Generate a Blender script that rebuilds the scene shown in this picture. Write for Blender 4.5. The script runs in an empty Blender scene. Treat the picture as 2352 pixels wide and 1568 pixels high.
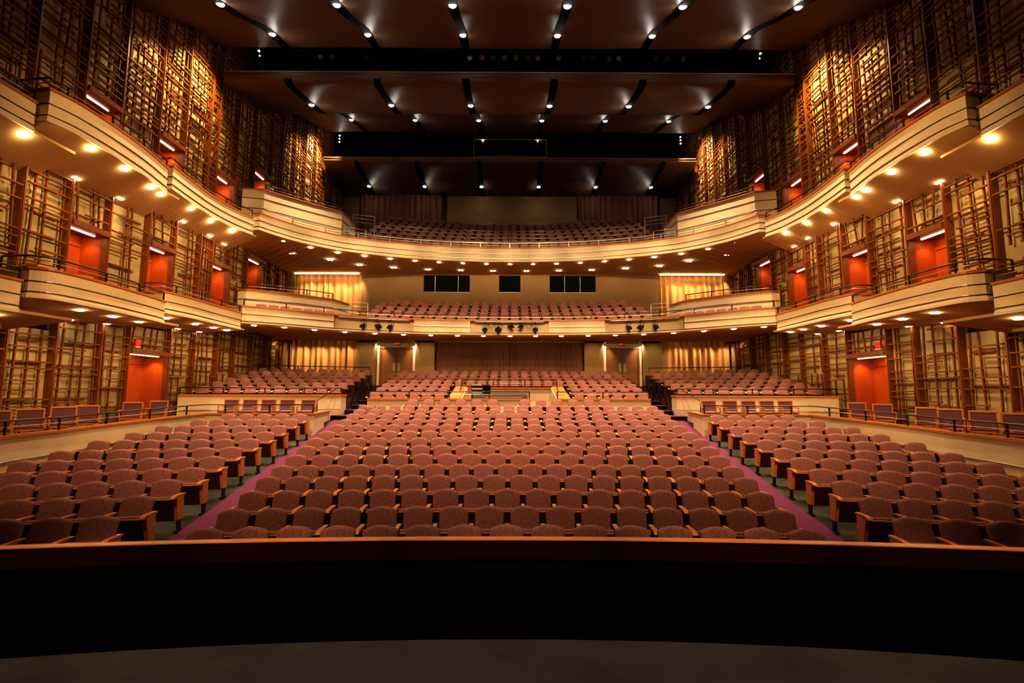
import bpy, math, random
from mathutils import Vector, Matrix
random.seed(7)
R = math.radians
PI = math.pi
sc = bpy.context.scene
col = sc.collection

# ------------------------------------------------------------------ materials
def mat(name, color, rough=0.6, metal=0.0, spec=0.5, pattern=None, emit=None, strength=0.0):
    m = bpy.data.materials.new(name)
    m.use_nodes = True
    nt = m.node_tree
    b = nt.nodes['Principled BSDF']
    b.inputs['Base Color'].default_value = (*color, 1)
    b.inputs['Roughness'].default_value = rough
    b.inputs['Metallic'].default_value = metal
    b.inputs['Specular IOR Level'].default_value = spec
    if emit:
        b.inputs['Emission Color'].default_value = (*emit, 1)
        b.inputs['Emission Strength'].default_value = strength
    if pattern:
        kind, scale, col2, bump = pattern
        tc = nt.nodes.new('ShaderNodeTexCoord')
        mp = nt.nodes.new('ShaderNodeMapping')
        nt.links.new(tc.outputs['Object'], mp.inputs['Vector'])
        rmp = nt.nodes.new('ShaderNodeValToRGB')
        rmp.color_ramp.elements[0].color = (*color, 1)
        rmp.color_ramp.elements[1].color = (*col2, 1)
        if kind == 'fabric':
            n = nt.nodes.new('ShaderNodeTexNoise')
            n.inputs['Scale'].default_value = scale
            n.inputs['Detail'].default_value = 3
            n.inputs['Distortion'].default_value = 1.2
            rmp.color_ramp.elements[0].position = 0.42
            rmp.color_ramp.elements[1].position = 0.58
            src = n.outputs['Fac']
        elif kind == 'grain':
            mp.inputs['Scale'].default_value = scale
            n = nt.nodes.new('ShaderNodeTexNoise')
            n.inputs['Scale'].default_value = 1.0
            n.inputs['Detail'].default_value = 5
            n.inputs['Roughness'].default_value = 0.6
            rmp.color_ramp.elements[0].position = 0.3
            rmp.color_ramp.elements[1].position = 0.7
            src = n.outputs['Fac']
        elif kind == 'block':
            mp.inputs['Scale'].default_value = scale
            mp.inputs['Rotation'].default_value = (R(90), 0, 0)
            n = nt.nodes.new('ShaderNodeTexBrick')
            n.inputs['Scale'].default_value = 1.0
            n.inputs['Mortar Size'].default_value = 0.012
            n.inputs['Color1'].default_value = (0, 0, 0, 1)
            n.inputs['Color2'].default_value = (0.25, 0.25, 0.25, 1)
            n.inputs['Mortar'].default_value = (1, 1, 1, 1)
            src = n.outputs['Color']
        else:
            n = nt.nodes.new('ShaderNodeTexNoise')
            n.inputs['Scale'].default_value = scale
            n.inputs['Detail'].default_value = 6
            src = n.outputs['Fac']
            rmp.color_ramp.elements[0].position = 0.35
            rmp.color_ramp.elements[1].position = 0.65
        nt.links.new(mp.outputs['Vector'], n.inputs['Vector'])
        nt.links.new(src, rmp.inputs['Fac'])
        nt.links.new(rmp.outputs['Color'], b.inputs['Base Color'])
        if bump:
            bp = nt.nodes.new('ShaderNodeBump')
            bp.inputs['Strength'].default_value = bump
            bp.inputs['Distance'].default_value = 0.01
            nt.links.new(src, bp.inputs['Height'])
            nt.links.new(bp.outputs['Normal'], b.inputs['Normal'])
    return m

M = {}
M['fabric'] = mat('mauve_fabric', (0.172, 0.072, 0.061), 0.9, spec=0.15, pattern=('fabric', 80, (0.32, 0.148, 0.125), 0.12))
M['boxfab'] = mat('plum_fabric', (0.10, 0.04, 0.055), 0.9, spec=0.2, pattern=('fabric', 60, (0.16, 0.065, 0.085), 0.1))
M['maroon'] = mat('maroon_shell', (0.028, 0.004, 0.005), 0.5, pattern=('grain', (3, 3, 20), (0.04, 0.006, 0.007), 0))
M['wood'] = mat('orange_wood', (0.48, 0.165, 0.03), 0.4, pattern=('grain', (4, 4, 26), (0.62, 0.23, 0.05), 0))
M['capwood'] = mat('cap_wood', (0.36, 0.11, 0.022), 0.4, pattern=('grain', (2, 2, 30), (0.48, 0.16, 0.035), 0))
M['pitwood'] = mat('pit_rail_wood', (0.48, 0.12, 0.018), 0.35, pattern=('grain', (0.6, 14, 14), (0.60, 0.16, 0.025), 0))
M['pitskirt'] = mat('pit_skirt', (0.03, 0.006, 0.004), 0.4, pattern=('noise', 4, (0.04, 0.008, 0.006), 0))
M['slat'] = mat('slat_wood', (0.14, 0.043, 0.010), 0.65, spec=0.15, pattern=('grain', (3, 3, 3), (0.22, 0.07, 0.017), 0))
M['post'] = mat('post_wood', (0.15, 0.040, 0.009), 0.4, spec=0.35, pattern=('grain', (8, 8, 1), (0.21, 0.06, 0.014), 0))
M['door'] = mat('red_door_wood', (0.38, 0.062, 0.008), 0.45, spec=0.3, pattern=('grain', (6, 6, 0.8), (0.48, 0.09, 0.013), 0))
M['browndoor'] = mat('brown_door_wood', (0.17, 0.055, 0.014), 0.4, pattern=('grain', (9, 6, 0.6), (0.22, 0.075, 0.02), 0))
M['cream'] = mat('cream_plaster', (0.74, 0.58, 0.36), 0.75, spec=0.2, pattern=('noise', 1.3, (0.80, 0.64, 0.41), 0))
M['soffit'] = mat('soffit_plaster', (0.46, 0.28, 0.125), 0.85, spec=0.1, pattern=('noise', 0.8, (0.50, 0.31, 0.14), 0))  # the fascia cream, darkened so the colour carries the shade under the balconies
M['backing'] = mat('wall_backing', (0.40, 0.32, 0.16), 0.85, spec=0.1, pattern=('noise', 1.0, (0.50, 0.40, 0.21), 0))
M['tan'] = mat('tan_block_wall', (0.27, 0.17, 0.08), 0.85, spec=0.1, pattern=('block', (2.2, 2.2, 2.2), (0.225, 0.14, 0.064), 0))
M['black'] = mat('matt_black', (0.004, 0.0035, 0.004), 0.9, spec=0.05, pattern=('noise', 3, (0.006, 0.005, 0.006), 0))
M['blackmetal'] = mat('black_metal', (0.008, 0.007, 0.007), 0.6, 0.0, 0.2, pattern=('noise', 5, (0.018, 0.015, 0.014), 0))
M['rail'] = mat('dark_rail', (0.05, 0.03, 0.035), 0.3, 0.5, pattern=('noise', 4, (0.07, 0.045, 0.05), 0))
M['steel'] = mat('steel_rail', (0.62, 0.55, 0.48), 0.32, 0.85, pattern=('noise', 4, (0.7, 0.62, 0.55), 0))
M['plate'] = mat('push_plate', (0.30, 0.24, 0.13), 0.4, 0.6, pattern=('noise', 5, (0.34, 0.27, 0.15), 0))
M['carpet'] = mat('purple_carpet', (0.11, 0.028, 0.068), 0.95, spec=0.05, pattern=('noise', 120, (0.145, 0.04, 0.095), 0.2))
M['concrete'] = mat('dark_concrete', (0.03, 0.031, 0.022), 0.35, spec=0.5, pattern=('noise', 1.6, (0.07, 0.068, 0.05), 0.05))
M['stage'] = mat('stage_floor', (0.075, 0.062, 0.058), 0.7, spec=0.3, pattern=('noise', 2.5, (0.115, 0.096, 0.088), 0.1))
M['riser'] = mat('dark_tier_carpet', (0.10, 0.045, 0.05), 0.95, spec=0.05, pattern=('noise', 60, (0.13, 0.06, 0.065), 0))
M['curtain'] = mat('gold_curtain', (0.48, 0.25, 0.105), 0.9, spec=0.1, pattern=('grain', (9, 9, 0.4), (0.58, 0.32, 0.14), 0))
M['dcurtain'] = mat('brown_curtain', (0.15, 0.068, 0.042), 0.9, spec=0.1, pattern=('grain', (9, 9, 0.4), (0.20, 0.095, 0.058), 0))
M['ceil'] = mat('dark_veneer', (0.085, 0.053, 0.035), 0.55, spec=0.06, pattern=('grain', (1.2, 22, 22), (0.125, 0.078, 0.052), 0))
M['glass'] = mat('dark_glass', (0.004, 0.004, 0.005), 0.6, spec=0.02, pattern=('noise', 1, (0.005, 0.005, 0.006), 0))
M['red'] = mat('alarm_red', (0.75, 0.02, 0.015), 0.4, pattern=('noise', 3, (0.8, 0.03, 0.02), 0))
M['grey'] = mat('equipment_grey', (0.45, 0.42, 0.36), 0.5, pattern=('noise', 8, (0.5, 0.46, 0.4), 0))
M['coat'] = mat('plum_cloth', (0.13, 0.04, 0.05), 0.95, pattern=('noise', 25, (0.20, 0.075, 0.08), 0.2))
WARM = (1.0, 0.62, 0.26)
M['warm'] = mat('warm_lamp', (0.9, 0.8, 0.6), 0.5, emit=(1.0, 0.74, 0.36), strength=80)
M['small'] = mat('small_lamp', (0.9, 0.8, 0.7), 0.5, emit=(1.0, 0.80, 0.55), strength=40)
M['ceilamp'] = mat('ceiling_lamp', (0.9, 0.9, 0.9), 0.5, emit=(1.0, 0.90, 0.78), strength=60)
M['strip'] = mat('strip_lamp', (0.9, 0.8, 0.7), 0.5, emit=(1.0, 0.66, 0.40), strength=6)
M['cove'] = mat('cove_lamp', (0.9, 0.8, 0.7), 0.5, emit=(1.0, 0.72, 0.34), strength=7)
M['exitred'] = mat('exit_letters', (0.6, 0.03, 0.02), 0.5, emit=(1.0, 0.10, 0.05), strength=0.9)
M['exitbox'] = mat('exit_box', (0.10, 0.012, 0.008), 0.5, pattern=('noise', 4, (0.12, 0.015, 0.01), 0))
for nm, c in (('lens_yellow', (0.10, 0.08, 0.02)), ('lens_red', (0.13, 0.01, 0.007)), ('lens_grey', (0.022, 0.02, 0.018))):
    M[nm] = mat(nm, c, 0.3, spec=0.3, emit=c, strength=0.05)

# ------------------------------------------------------------------ mesh builder
class MB:
    def __init__(self, mx=1):
        self.v = []; self.f = []; self.mi = []; self.mx = mx; self.sm = []
    def vert(self, x, y, z):
        self.v.append((x * self.mx, y, z)); return len(self.v) - 1
    def face(self, idx, mi=0, smooth=False):
        idx = list(idx)
        if self.mx < 0: idx.reverse()
        self.f.append(idx); self.mi.append(mi); self.sm.append(smooth)
    def box(self, x0, x1, y0, y1, z0, z1, mi=0):
        a = [self.vert(x, y, z) for z in (z0, z1) for y in (y0, y1) for x in (x0, x1)]
        for q in ((0, 2, 3, 1), (4, 5, 7, 6), (0, 1, 5, 4), (2, 6, 7, 3), (0, 4, 6, 2), (1, 3, 7, 5)):
            self.face([a[i] for i in q], mi)
    def bar(self, p, q, w, h, mi=0, up=(0, 0, 1)):
        p, q = Vector(p), Vector(q)
        d = (q - p)
        if d.length < 1e-6: return
        d.normalize(); u = Vector(up)
        s = d.cross(u)
        if s.length < 1e-3: s = d.cross(Vector((1, 0, 0)))
        s.normalize(); u = s.cross(d)
        a = []
        for c in (p, q):
            for i, j in ((-1, -1), (1, -1), (1, 1), (-1, 1)):
                k = c + s * (w / 2 * i) + u * (h / 2 * j); a.append(self.vert(*k))
        for i in range(4):
            j = (i + 1) % 4
            self.face([a[i], a[j], a[4 + j], a[4 + i]], mi)
        self.face([a[3], a[2], a[1], a[0]], mi); self.face(a[4:8], mi)
    def tube(self, pts, r, n=8, mi=0):
        pts = [Vector(p) for p in pts]; rings = []
        for i, p in enumerate(pts):
            d = (pts[min(i + 1, len(pts) - 1)] - pts[max(i - 1, 0)]).normalized()
            s = d.cross(Vector((0, 0, 1)))
            if s.length < 1e-3: s = d.cross(Vector((1, 0, 0)))
            s.normalize(); u = s.cross(d)
            rings.append([self.vert(*(p + s * (r * math.cos(2 * PI * k / n)) + u * (r * math.sin(2 * PI * k / n)))) for k in range(n)])
        for a, b in zip(rings, rings[1:]):
            for k in range(n):
                j = (k + 1) % n; self.face([a[k], a[j], b[j], b[k]], mi, True)
        self.face(list(reversed(rings[0])), mi); self.face(rings[-1], mi)
    def lathe(self, c, prof, n=12, mi=0, axis=(0, 0, 1)):
        ax = Vector(axis).normalized(); s = ax.cross(Vector((0, 1, 0)))
        if s.length < 1e-3: s = ax.cross(Vector((1, 0, 0)))
        s.normalize(); t = ax.cross(s); c = Vector(c); rings = []
        for r, h in prof:
            rings.append([self.vert(*(c + ax * h + s * (r * math.cos(2 * PI * k / n)) + t * (r * math.sin(2 * PI * k / n)))) for k in range(n)])
        for a, b in zip(rings, rings[1:]):
            for k in range(n):
                j = (k + 1) % n; self.face([a[k], a[j], b[j], b[k]], mi, True)
        self.face(list(reversed(rings[0])), mi); self.face(rings[-1], mi)
    def prism_yz(self, poly, x0, x1, mi=0):
        a = [self.vert(x0, y, z) for y, z in poly]; b = [self.vert(x1, y, z) for y, z in poly]
        n = len(poly)
        self.face(a, mi); self.face(list(reversed(b)), mi)
        for i in range(n):
            j = (i + 1) % n; self.face([a[j], a[i], b[i], b[j]], mi)
    def slab(self, poly, z0, z1, mi=0):
        """poly: list of (x,y) counter-clockwise; z0/z1 numbers or functions"""
        f0 = z0 if callable(z0) else (lambda x, y: z0); f1 = z1 if callable(z1) else (lambda x, y: z1)
        a = [self.vert(x, y, f0(x, y)) for x, y in poly]; b = [self.vert(x, y, f1(x, y)) for x, y in poly]
        n = len(poly)
        self.face(list(reversed(a)), mi); self.face(b, mi)
        for i in range(n):
            j = (i + 1) % n; self.face([a[i], a[j], b[j], b[i]], mi)
    def loft(self, path, prof, mi=0, smooth=False, zo=None):
        """sweep closed profile (offset, z) along a plan path; offset to the right of travel"""
        n = len(path); rings = []
        for i, (x, y) in enumerate(path):
            ds = []
            if i > 0: ds.append(Vector((x - path[i - 1][0], y - path[i - 1][1])).normalized())
            if i < n - 1: ds.append(Vector((path[i + 1][0] - x, path[i + 1][1] - y)).normalized())
            if len(ds) == 2:
                n1 = Vector((ds[0].y, -ds[0].x)); n2 = Vector((ds[1].y, -ds[1].x)); nn = (n1 + n2)
                nn = nn / max(0.35, nn.dot(n1)) if nn.length > 1e-4 else n1
            else:
                nn = Vector((ds[0].y, -ds[0].x))
            rings.append([self.vert(x + nn.x * o, y + nn.y * o, z + (zo[i] if zo and z > 0.9 else 0)) for o, z in prof])
        m = len(prof)
        for a, b in zip(rings, rings[1:]):
            for k in range(m):
                j = (k + 1) % m; self.face([a[k], a[j], b[j], b[k]], mi, smooth)
        self.face(list(reversed(rings[0])), mi); self.face(rings[-1], mi)
    def ruled(self, A, B, za, zb, zta, ztb, mi=0):
        """slab between plan polylines A and B (same count) with bottom za->zb, top zta->ztb (lists)"""
        n = len(A)
        a0 = [self.vert(*A[i], za[i]) for i in range(n)]; b0 = [self.vert(*B[i], zb[i]) for i in range(n)]
        a1 = [self.vert(*A[i], zta[i]) for i in range(n)]; b1 = [self.vert(*B[i], ztb[i]) for i in range(n)]
        for i in range(n - 1):
            j = i + 1
            self.face([a0[i], a0[j], b0[j], b0[i]], mi); self.face([a1[j], a1[i], b1[i], b1[j]], mi)
            self.face([a0[j], a0[i], a1[i], a1[j]], mi); self.face([b0[i], b0[j], b1[j], b1[i]], mi)
        self.face([a0[0], b0[0], b1[0], a1[0]], mi); self.face([b0[-1], a0[-1], a1[-1], b1[-1]], mi)
    def mesh(self, name, mats, origin):
        me = bpy.data.meshes.new(name)
        ox, oy, oz = origin
        me.from_pydata([(x - ox, y - oy, z - oz) for x, y, z in self.v], [], self.f)
        for m in (mats if isinstance(mats, (list, tuple)) else [mats]): me.materials.append(M[m])
        for p, i, s in zip(me.polygons, self.mi, self.sm):
            p.material_index = i; p.use_smooth = s
        me.update()
        return me
    def base(self):
        xs = [v[0] for v in self.v]; ys = [v[1] for v in self.v]; zs = [v[2] for v in self.v]
        return ((min(xs) + max(xs)) / 2, (min(ys) + max(ys)) / 2, min(zs))
    def build(self, name, mats, parent=None, origin=None, absolute=True):
        o_ = origin if origin is not None else self.base()
        ob = bpy.data.objects.new(name, self.mesh(name, mats, o_))
        col.objects.link(ob)
        if parent is not None:
            ob.parent = parent
            pw = wloc(parent)
            ob.location = Vector(o_) - pw
        else:
            ob.location = o_
        return ob

def wloc(o):
    v = Vector(o.location)
    while o.parent: o = o.parent; v += Vector(o.location)
    return v
def empty(name, loc, label=None, cat=None, group=None, kind=None):
    o = bpy.data.objects.new(name, None); col.objects.link(o)
    o.location = loc; o.empty_display_size = 0.2
    return tag(o, label, cat, group, kind)
def tag(o, label=None, cat=None, group=None, kind=None):
    if label: o['label'] = label
    if cat: o['category'] = cat
    if group: o['group'] = group
    if kind: o['kind'] = kind
    return o
def struct(mb, name, mats, parent=None):
    o = mb.build(name, mats, parent)
    if parent is None: o['kind'] = 'structure'
    return o
def smooth(pts, k=6):
    P = [pts[0]] + list(pts) + [pts[-1]]; out = []
    for i in range(1, len(P) - 2):
        p0, p1, p2, p3 = P[i - 1], P[i], P[i + 1], P[i + 2]
        for s in range(k):
            t = s / k
            out.append(tuple(0.5 * (2 * p1[c] + (p2[c] - p0[c]) * t + (2 * p0[c] - 5 * p1[c] + 4 * p2[c] - p3[c]) * t * t + (3 * p1[c] - p0[c] - 3 * p2[c] + p3[c]) * t ** 3) for c in range(len(p1))))
    out.append(tuple(pts[-1])); return out
def resample(pts, n):
    L = [0]
    for a, b in zip(pts, pts[1:]): L.append(L[-1] + math.dist(a, b))
    out = []; k = 0
    for i in range(n):
        t = L[-1] * i / (n - 1)
        while k < len(L) - 2 and L[k + 1] < t: k += 1
        u = (t - L[k]) / max(1e-9, L[k + 1] - L[k])
        out.append(tuple(pts[k][c] + (pts[k + 1][c] - pts[k][c]) * u for c in range(len(pts[k]))))
    return out
def at_len(pts, t):
    for a, b in zip(pts, pts[1:]):
        d = math.dist(a, b)
        if t <= d: return tuple(a[c] + (b[c] - a[c]) * t / d for c in range(len(a))), Vector((b[0] - a[0], b[1] - a[1])).normalized()
        t -= d
    a, b = pts[-2], pts[-1]
    return tuple(b), Vector((b[0] - a[0], b[1] - a[1])).normalized()
def plen(pts): return sum(math.dist(a, b) for a, b in zip(pts, pts[1:]))
ORD = ['zeroth', 'first', 'second', 'third', 'fourth', 'fifth', 'sixth', 'seventh', 'eighth', 'ninth', 'tenth', 'eleventh', 'twelfth',
       'thirteenth', 'fourteenth', 'fifteenth', 'sixteenth', 'seventeenth', 'eighteenth', 'nineteenth', 'twentieth', 'twenty-first', 'twenty-second']
SIDES = ((1, 'left'), (-1, 'right'))
def mir(pts, s): return [(p[0] * s, *p[1:]) for p in pts]

# ------------------------------------------------------------------ lamps
def spot(loc, tgt, energy, angle, color=WARM, blend=0.6, radius=0.08, name='lamp'):
    l = bpy.data.lights.new(name, 'SPOT'); l.energy = energy; l.spot_size = R(angle); l.spot_blend = blend
    l.color = color; l.shadow_soft_size = radius
    o = bpy.data.objects.new(name, l); col.objects.link(o); o.location = loc
    o.rotation_euler = (Vector(tgt) - Vector(loc)).to_track_quat('-Z', 'Y').to_euler()
    return o
def area(loc, tgt, energy, sx, sy, color=WARM, name='lamp'):
    l = bpy.data.lights.new(name, 'AREA'); l.energy = energy; l.shape = 'RECTANGLE'; l.size = sx; l.size_y = sy; l.color = color
    o = bpy.data.objects.new(name, l); col.objects.link(o); o.location = loc
    o.rotation_euler = (Vector(tgt) - Vector(loc)).to_track_quat('-Z', 'Y').to_euler()
    return o

# ------------------------------------------------------------------ floor heights
FL = [(6.3, 0.12), (7.27, 0.13), (8.24, 0.19), (9.22, 0.26), (10.19, 0.32), (11.16, 0.41), (12.13, 0.5), (13.1, 0.6), (14.08, 0.7), (15.05, 0.82),
      (16.02, 0.93), (16.99, 1.07), (17.96, 1.19), (18.94, 1.3), (19.91, 1.51), (20.6, 1.52)]
def fl(d):
    if d <= FL[0][0]: return FL[0][1]
    for (a, za), (b, zb) in zip(FL, FL[1:]):
        if d <= b: return za + (zb - za) * (d - a) / (b - a)
    return FL[-1][1]
def flxy(x, y):
    ax = abs(x)
    k = 1.0 if ax < 4.6 else max(0.0, (5.5 - ax) / 0.9)
    return fl(y + k * x * x / 76)

mb = MB(); nx, ny = 56, 50
g = [[mb.vert(-11.2 + 22.4 * i / nx, 5.9 + 14.5 * j / ny, flxy(-11.2 + 22.4 * i / nx, 5.9 + 14.5 * j / ny)) for i in range(nx + 1)] for j in range(ny + 1)]
for j in range(ny):
    for i in range(nx): mb.face([g[j][i], g[j][i + 1], g[j + 1][i + 1], g[j + 1][i]], 0, True)
struct(mb, 'floor', 'concrete')
# rear cross-aisle floor and filler
mb = MB(); mb.box(-13.4, 13.4, 26.95, 28.2, 2.7, 3.04); struct(mb, 'floor', 'riser')

# aisle carpets
CL = [(-5.1, 6.4), (-5.45, 7.5), (-5.81, 8.94), (-6.09, 10.57), (-6.46, 12.71), (-6.8, 14.9), (-7.09, 17.15), (-7.22, 20.0)]
CR = [(-3.75, 6.4), (-3.95, 7.5), (-4.25, 8.94), (-4.55, 10.57), (-4.8, 12.71), (-5.1, 14.9), (-5.45, 17.15), (-5.9, 20.0)]
for s, sd in SIDES:
    mb = MB(s); a = resample(CL, 40); b = resample(CR, 40); rows = []
    for p, q in zip(a, b):
        rows.append([mb.vert(p[0] + (q[0] - p[0]) * t / 4, p[1] + (q[1] - p[1]) * t / 4, flxy(p[0] + (q[0] - p[0]) * t / 4, p[1] + (q[1] - p[1]) * t / 4) + 0.022) for t in range(5)])
    for r0, r1 in zip(rows, rows[1:]):
        for t in range(4): mb.face([r0[t], r0[t + 1], r1[t + 1], r1[t]], 0, True)
    o = mb.build('aisle_carpet', 'carpet')
    tag(o, 'purple carpet runner on the sloping aisle %s of the centre seats' % sd, 'carpet', 'purple aisle carpets')

# ------------------------------------------------------------------ stage and orchestra pit
def arc(xm, y0, Rr, n=40): return [(-xm + 2 * xm * i / n, y0 - (-xm + 2 * xm * i / n) ** 2 / (2 * Rr)) for i in range(n + 1)]
mb = MB(); ed = arc(7.5, 3.30, 19.5); mb.slab([(-7.5, -2.5), (7.5, -2.5)] + list(reversed(ed)), 0.95, 1.1)
struct(mb, 'floor', 'stage')
mb = MB(); mb.loft(arc(7.5, 3.27, 19.5), [(-0.0, -1.5), (-0.06, -1.5), (-0.06, 0.95), (0.0, 0.95)]); struct(mb, 'wall_stage', 'black')
mb = MB(); mb.box(-10.5, 10.5, 0.2, 6.0, -1.7, -1.5); struct(mb, 'floor', 'black')
pit = empty('pit_wall', (0, 5.72, -1.5), 'long curved black orchestra pit wall with a polished wooden rail on top', 'pit wall')
pa = arc(10.5, 5.72, 42)
mb = MB(); mb.loft(pa, [(0.0, -1.5), (0.0, 0.80), (-0.09, 0.80), (-0.09, -1.5)]); mb.build('wall_panel', 'black', pit)
mb = MB(); mb.loft(pa, [(0.025, 0.80), (0.025, 1.005), (-0.10, 1.005), (-0.10, 0.80)]); mb.build('skirt_board', 'pitskirt', pit)
mb = MB(); mb.loft(pa, [(0.032, 1.005), (0.036, 1.012), (0.026, 1.02), (-0.09, 1.02), (-0.105, 1.012), (-0.105, 1.005)]); mb.build('top_rail', 'pitwood', pit)

# ------------------------------------------------------------------ auditorium seats
US = [-1, -0.95, -0.75, -0.38, 0, 0.38, 0.75, 0.95, 1]
VS = [0, 0.06, 0.35, 0.70, 0.93, 1]
def back_grid(mb, mi=0, us=US, vs=VS, hw=0.225, zb=0.40):
    F, B = [], []; nu, nv = len(us) - 1, len(vs) - 1
    for j in range(nv + 1):
        v = vs[j]; rf, rb = [], []
        for i in range(nu + 1):
            u = us[i]
            zt = 0.88 - 0.062 * abs(u) ** 2.1 - (0.012 if abs(u) == 1 else 0)
            z = zb + v * (zt - zb); yc = -0.07 + 0.15 * v
            e = (1 - 0.8 * u ** 12) * (1 - 0.3 * max(0, (2 * v - 1)) ** 16) * (0.8 + 0.2 * (1 - u * u))
            w = hw * (0.97 + 0.03 * v)
            rf.append(mb.vert(u * w, yc - 0.006 - 0.036 * e, z)); rb.append(mb.vert(u * w, yc + 0.022 + 0.014 * e, z))
        F.append(rf); B.append(rb)
    for j in range(nv):
        for i in range(nu):
            mb.face([F[j][i], F[j][i + 1], F[j + 1][i + 1], F[j + 1][i]], mi, True)
            mb.face([B[j][i + 1], B[j][i], B[j + 1][i], B[j + 1][i + 1]], mi, True)
    for i in range(nu):
        mb.face([F[nv][i], F[nv][i + 1], B[nv][i + 1], B[nv][i]], mi, False)
        mb.face([B[0][i], B[0][i + 1], F[0][i + 1], F[0][i]], mi, True)
    for j in range(nv):
        mb.face([F[j + 1][0], B[j + 1][0], B[j][0], F[j][0]], mi, False)
        mb.face([F[j][nu], B[j][nu], B[j + 1][nu], F[j + 1][nu]], mi, False)
def m_back(mb, mi=0): back_grid(mb, mi)
def m_shell(mb, mi=0):
    # dark moulded shell behind the backrest, narrower than the cushion
    pr = [(-0.04, 0.30), (0.055, 0.78), (0.075, 0.78), (-0.01, 0.28)]
    mb.prism_yz(pr, -0.20, 0.20, mi)
def m_seat(mb, mi=0):
    pr = [(-0.085, 0.30), (-0.13, 0.27), (-0.205, 0.575), (-0.205, 0.603), (-0.185, 0.618), (-0.12, 0.61), (-0.095, 0.585)]
    mb.prism_yz(pr, -0.232, 0.232, mi)
def m_pan(mb, mi=0, mi2=1):
    mb.prism_yz([(-0.10, 0.20), (-0.135, 0.19), (-0.228, 0.565), (-0.207, 0.57)], -0.236, 0.236, mi)
    mb.prism_yz([(-0.207, 0.57), (-0.232, 0.566), (-0.235, 0.582), (-0.207, 0.584)], -0.225, 0.225, mi2)
def m_arm(mb, mi=0, x=-0.275):
    a = [(0.03, 0.615), (-0.27, 0.622), (-0.345, 0.602), (-0.365, 0.612), (-0.34, 0.642), (-0.25, 0.655), (0.03, 0.645)]
    mb.prism_yz(a, x - 0.034, x + 0.034, mi)
def m_std(mb, mi=0, x=-0.275):
    mb.prism_yz([(0.0, 0.04), (-0.12, 0.04), (-0.27, 0.618), (0.02, 0.614)], x - 0.016, x + 0.016, mi)
    mb.box(x - 0.03, x + 0.03, -0.20, 0.06, 0.0, 0.04, mi)
def m_end(mb, mi=0, x=-0.285):
    mb.prism_yz([(-0.19, 0.215), (-0.29, 0.60), (-0.03, 0.612), (-0.02, 0.215)], x - 0.028, x + 0.028, mi)
def m_endleg(mb, mi=0, x=-0.285):
    mb.prism_yz([(-0.13, 0.03), (-0.16, 0.217), (-0.05, 0.217), (-0.06, 0.03)], x - 0.02, x + 0.02, mi)
    mb.box(x - 0.035, x + 0.035, -0.20, 0.02, 0.0, 0.03, mi)
def me_of(fn, name, mats, **k):
    b = MB(); fn(b, **k); return b.mesh(name, mats, (0, 0, 0))
ME = {'back': me_of(m_back, 'backrest', 'fabric'), 'shell': me_of(m_shell, 'back_shell', 'maroon'), 'seat': me_of(m_seat, 'seat_cushion', 'fabric'),
      'pan': me_of(m_pan, 'seat_pan', ['maroon', 'wood']), 'arm': me_of(m_arm, 'armrest', 'wood'), 'std': me_of(m_std, 'side_frame', 'blackmetal'),
      'armr': me_of(m_arm, 'armrest', 'wood', x=0.275), 'endl': me_of(m_end, 'end_panel', 'wood'), 'endr': me_of(m_end, 'end_panel', 'wood', x=0.285),
      'legl': me_of(m_endleg, 'leg', 'blackmetal'), 'legr': me_of(m_endleg, 'leg', 'blackmetal', x=0.285), 'stdr': me_of(m_std, 'side_frame', 'blackmetal', x=0.275)}
PN = {'back': 'backrest', 'shell': 'back_shell', 'seat': 'seat_cushion', 'pan': 'seat_pan', 'arm': 'armrest', 'armr': 'armrest', 'std': 'side_frame',
      'stdr': 'side_frame', 'endl': 'end_panel', 'endr': 'end_panel', 'legl': 'leg', 'legr': 'leg'}
def chair(x, y, z, rot, label, group, left_end=False, right_end=False, sx=1.0, plain_right=False):
    r = empty('auditorium_seat', (x, y, z), label, 'theatre seat', group)
    r.rotation_euler = (0, 0, rot); r.scale = (sx, 1, 1)
    parts = ['back', 'shell', 'seat', 'pan', 'arm'] + (['endl', 'legl'] if left_end else ['std'])
    if right_end: parts += ['armr', 'endr', 'legr']
    elif plain_right: parts += ['armr', 'stdr']
    for p in parts:
        o = bpy.data.objects.new(PN[p], ME[p]); col.objects.link(o); o.parent = r
    return r

NS = [15, 16, 17, 18, 19, 18, 19, 20, 19, 20, 20, 20, 21, 21]
ENDX = [3.74, 3.93, 4.15, 4.38, 4.58, 4.72, 4.9, 5.06, 5.14, 5.2, 5.28, 5.36, 5.44, 5.52]
stuffseats = []     # (x, y, z, rot, sx)
def rowname(i): return 'front row' if i == 0 else ORD[i + 1] + ' row'
for i, n in enumerate(NS):
    d = 6.3 + 0.972 * i
    for k in range(n):
        x = -ENDX[i] + 2 * ENDX[i] * k / (n - 1); y = d - x * x / 76; rot = -math.atan(x / 38)
        sx = (2 * ENDX[i] / (n - 1)) / 0.55
        if i < 10:
            if k < n // 2: pos = '%s from the left aisle' % ORD[k + 1]
            elif n % 2 and k == n // 2: pos = 'middle of the row'
            else: pos = '%s from the right aisle' % ORD[n - k]
            chair(x, y, fl(d), rot, 'mauve fabric theatre seat, centre block, %s, %s' % (rowname(i), pos), 'centre block seats, ' + rowname(i),
                  k == 0, k == n - 1, sx)
        else: stuffseats.append((x, y, fl(d), rot, sx))
for s in (-1, 1):
    for k in range(6):
        x = s * (0.66 + 0.572 * k) if s > 0 else -0.7 - 0.60 * k
        if s < 0: x = -3.98 + 0.66 * k
        else: x = 0.66 + 0.66 * k
        stuffseats.append((x, 19.9, fl(19.9), 0, 1.05))

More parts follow.
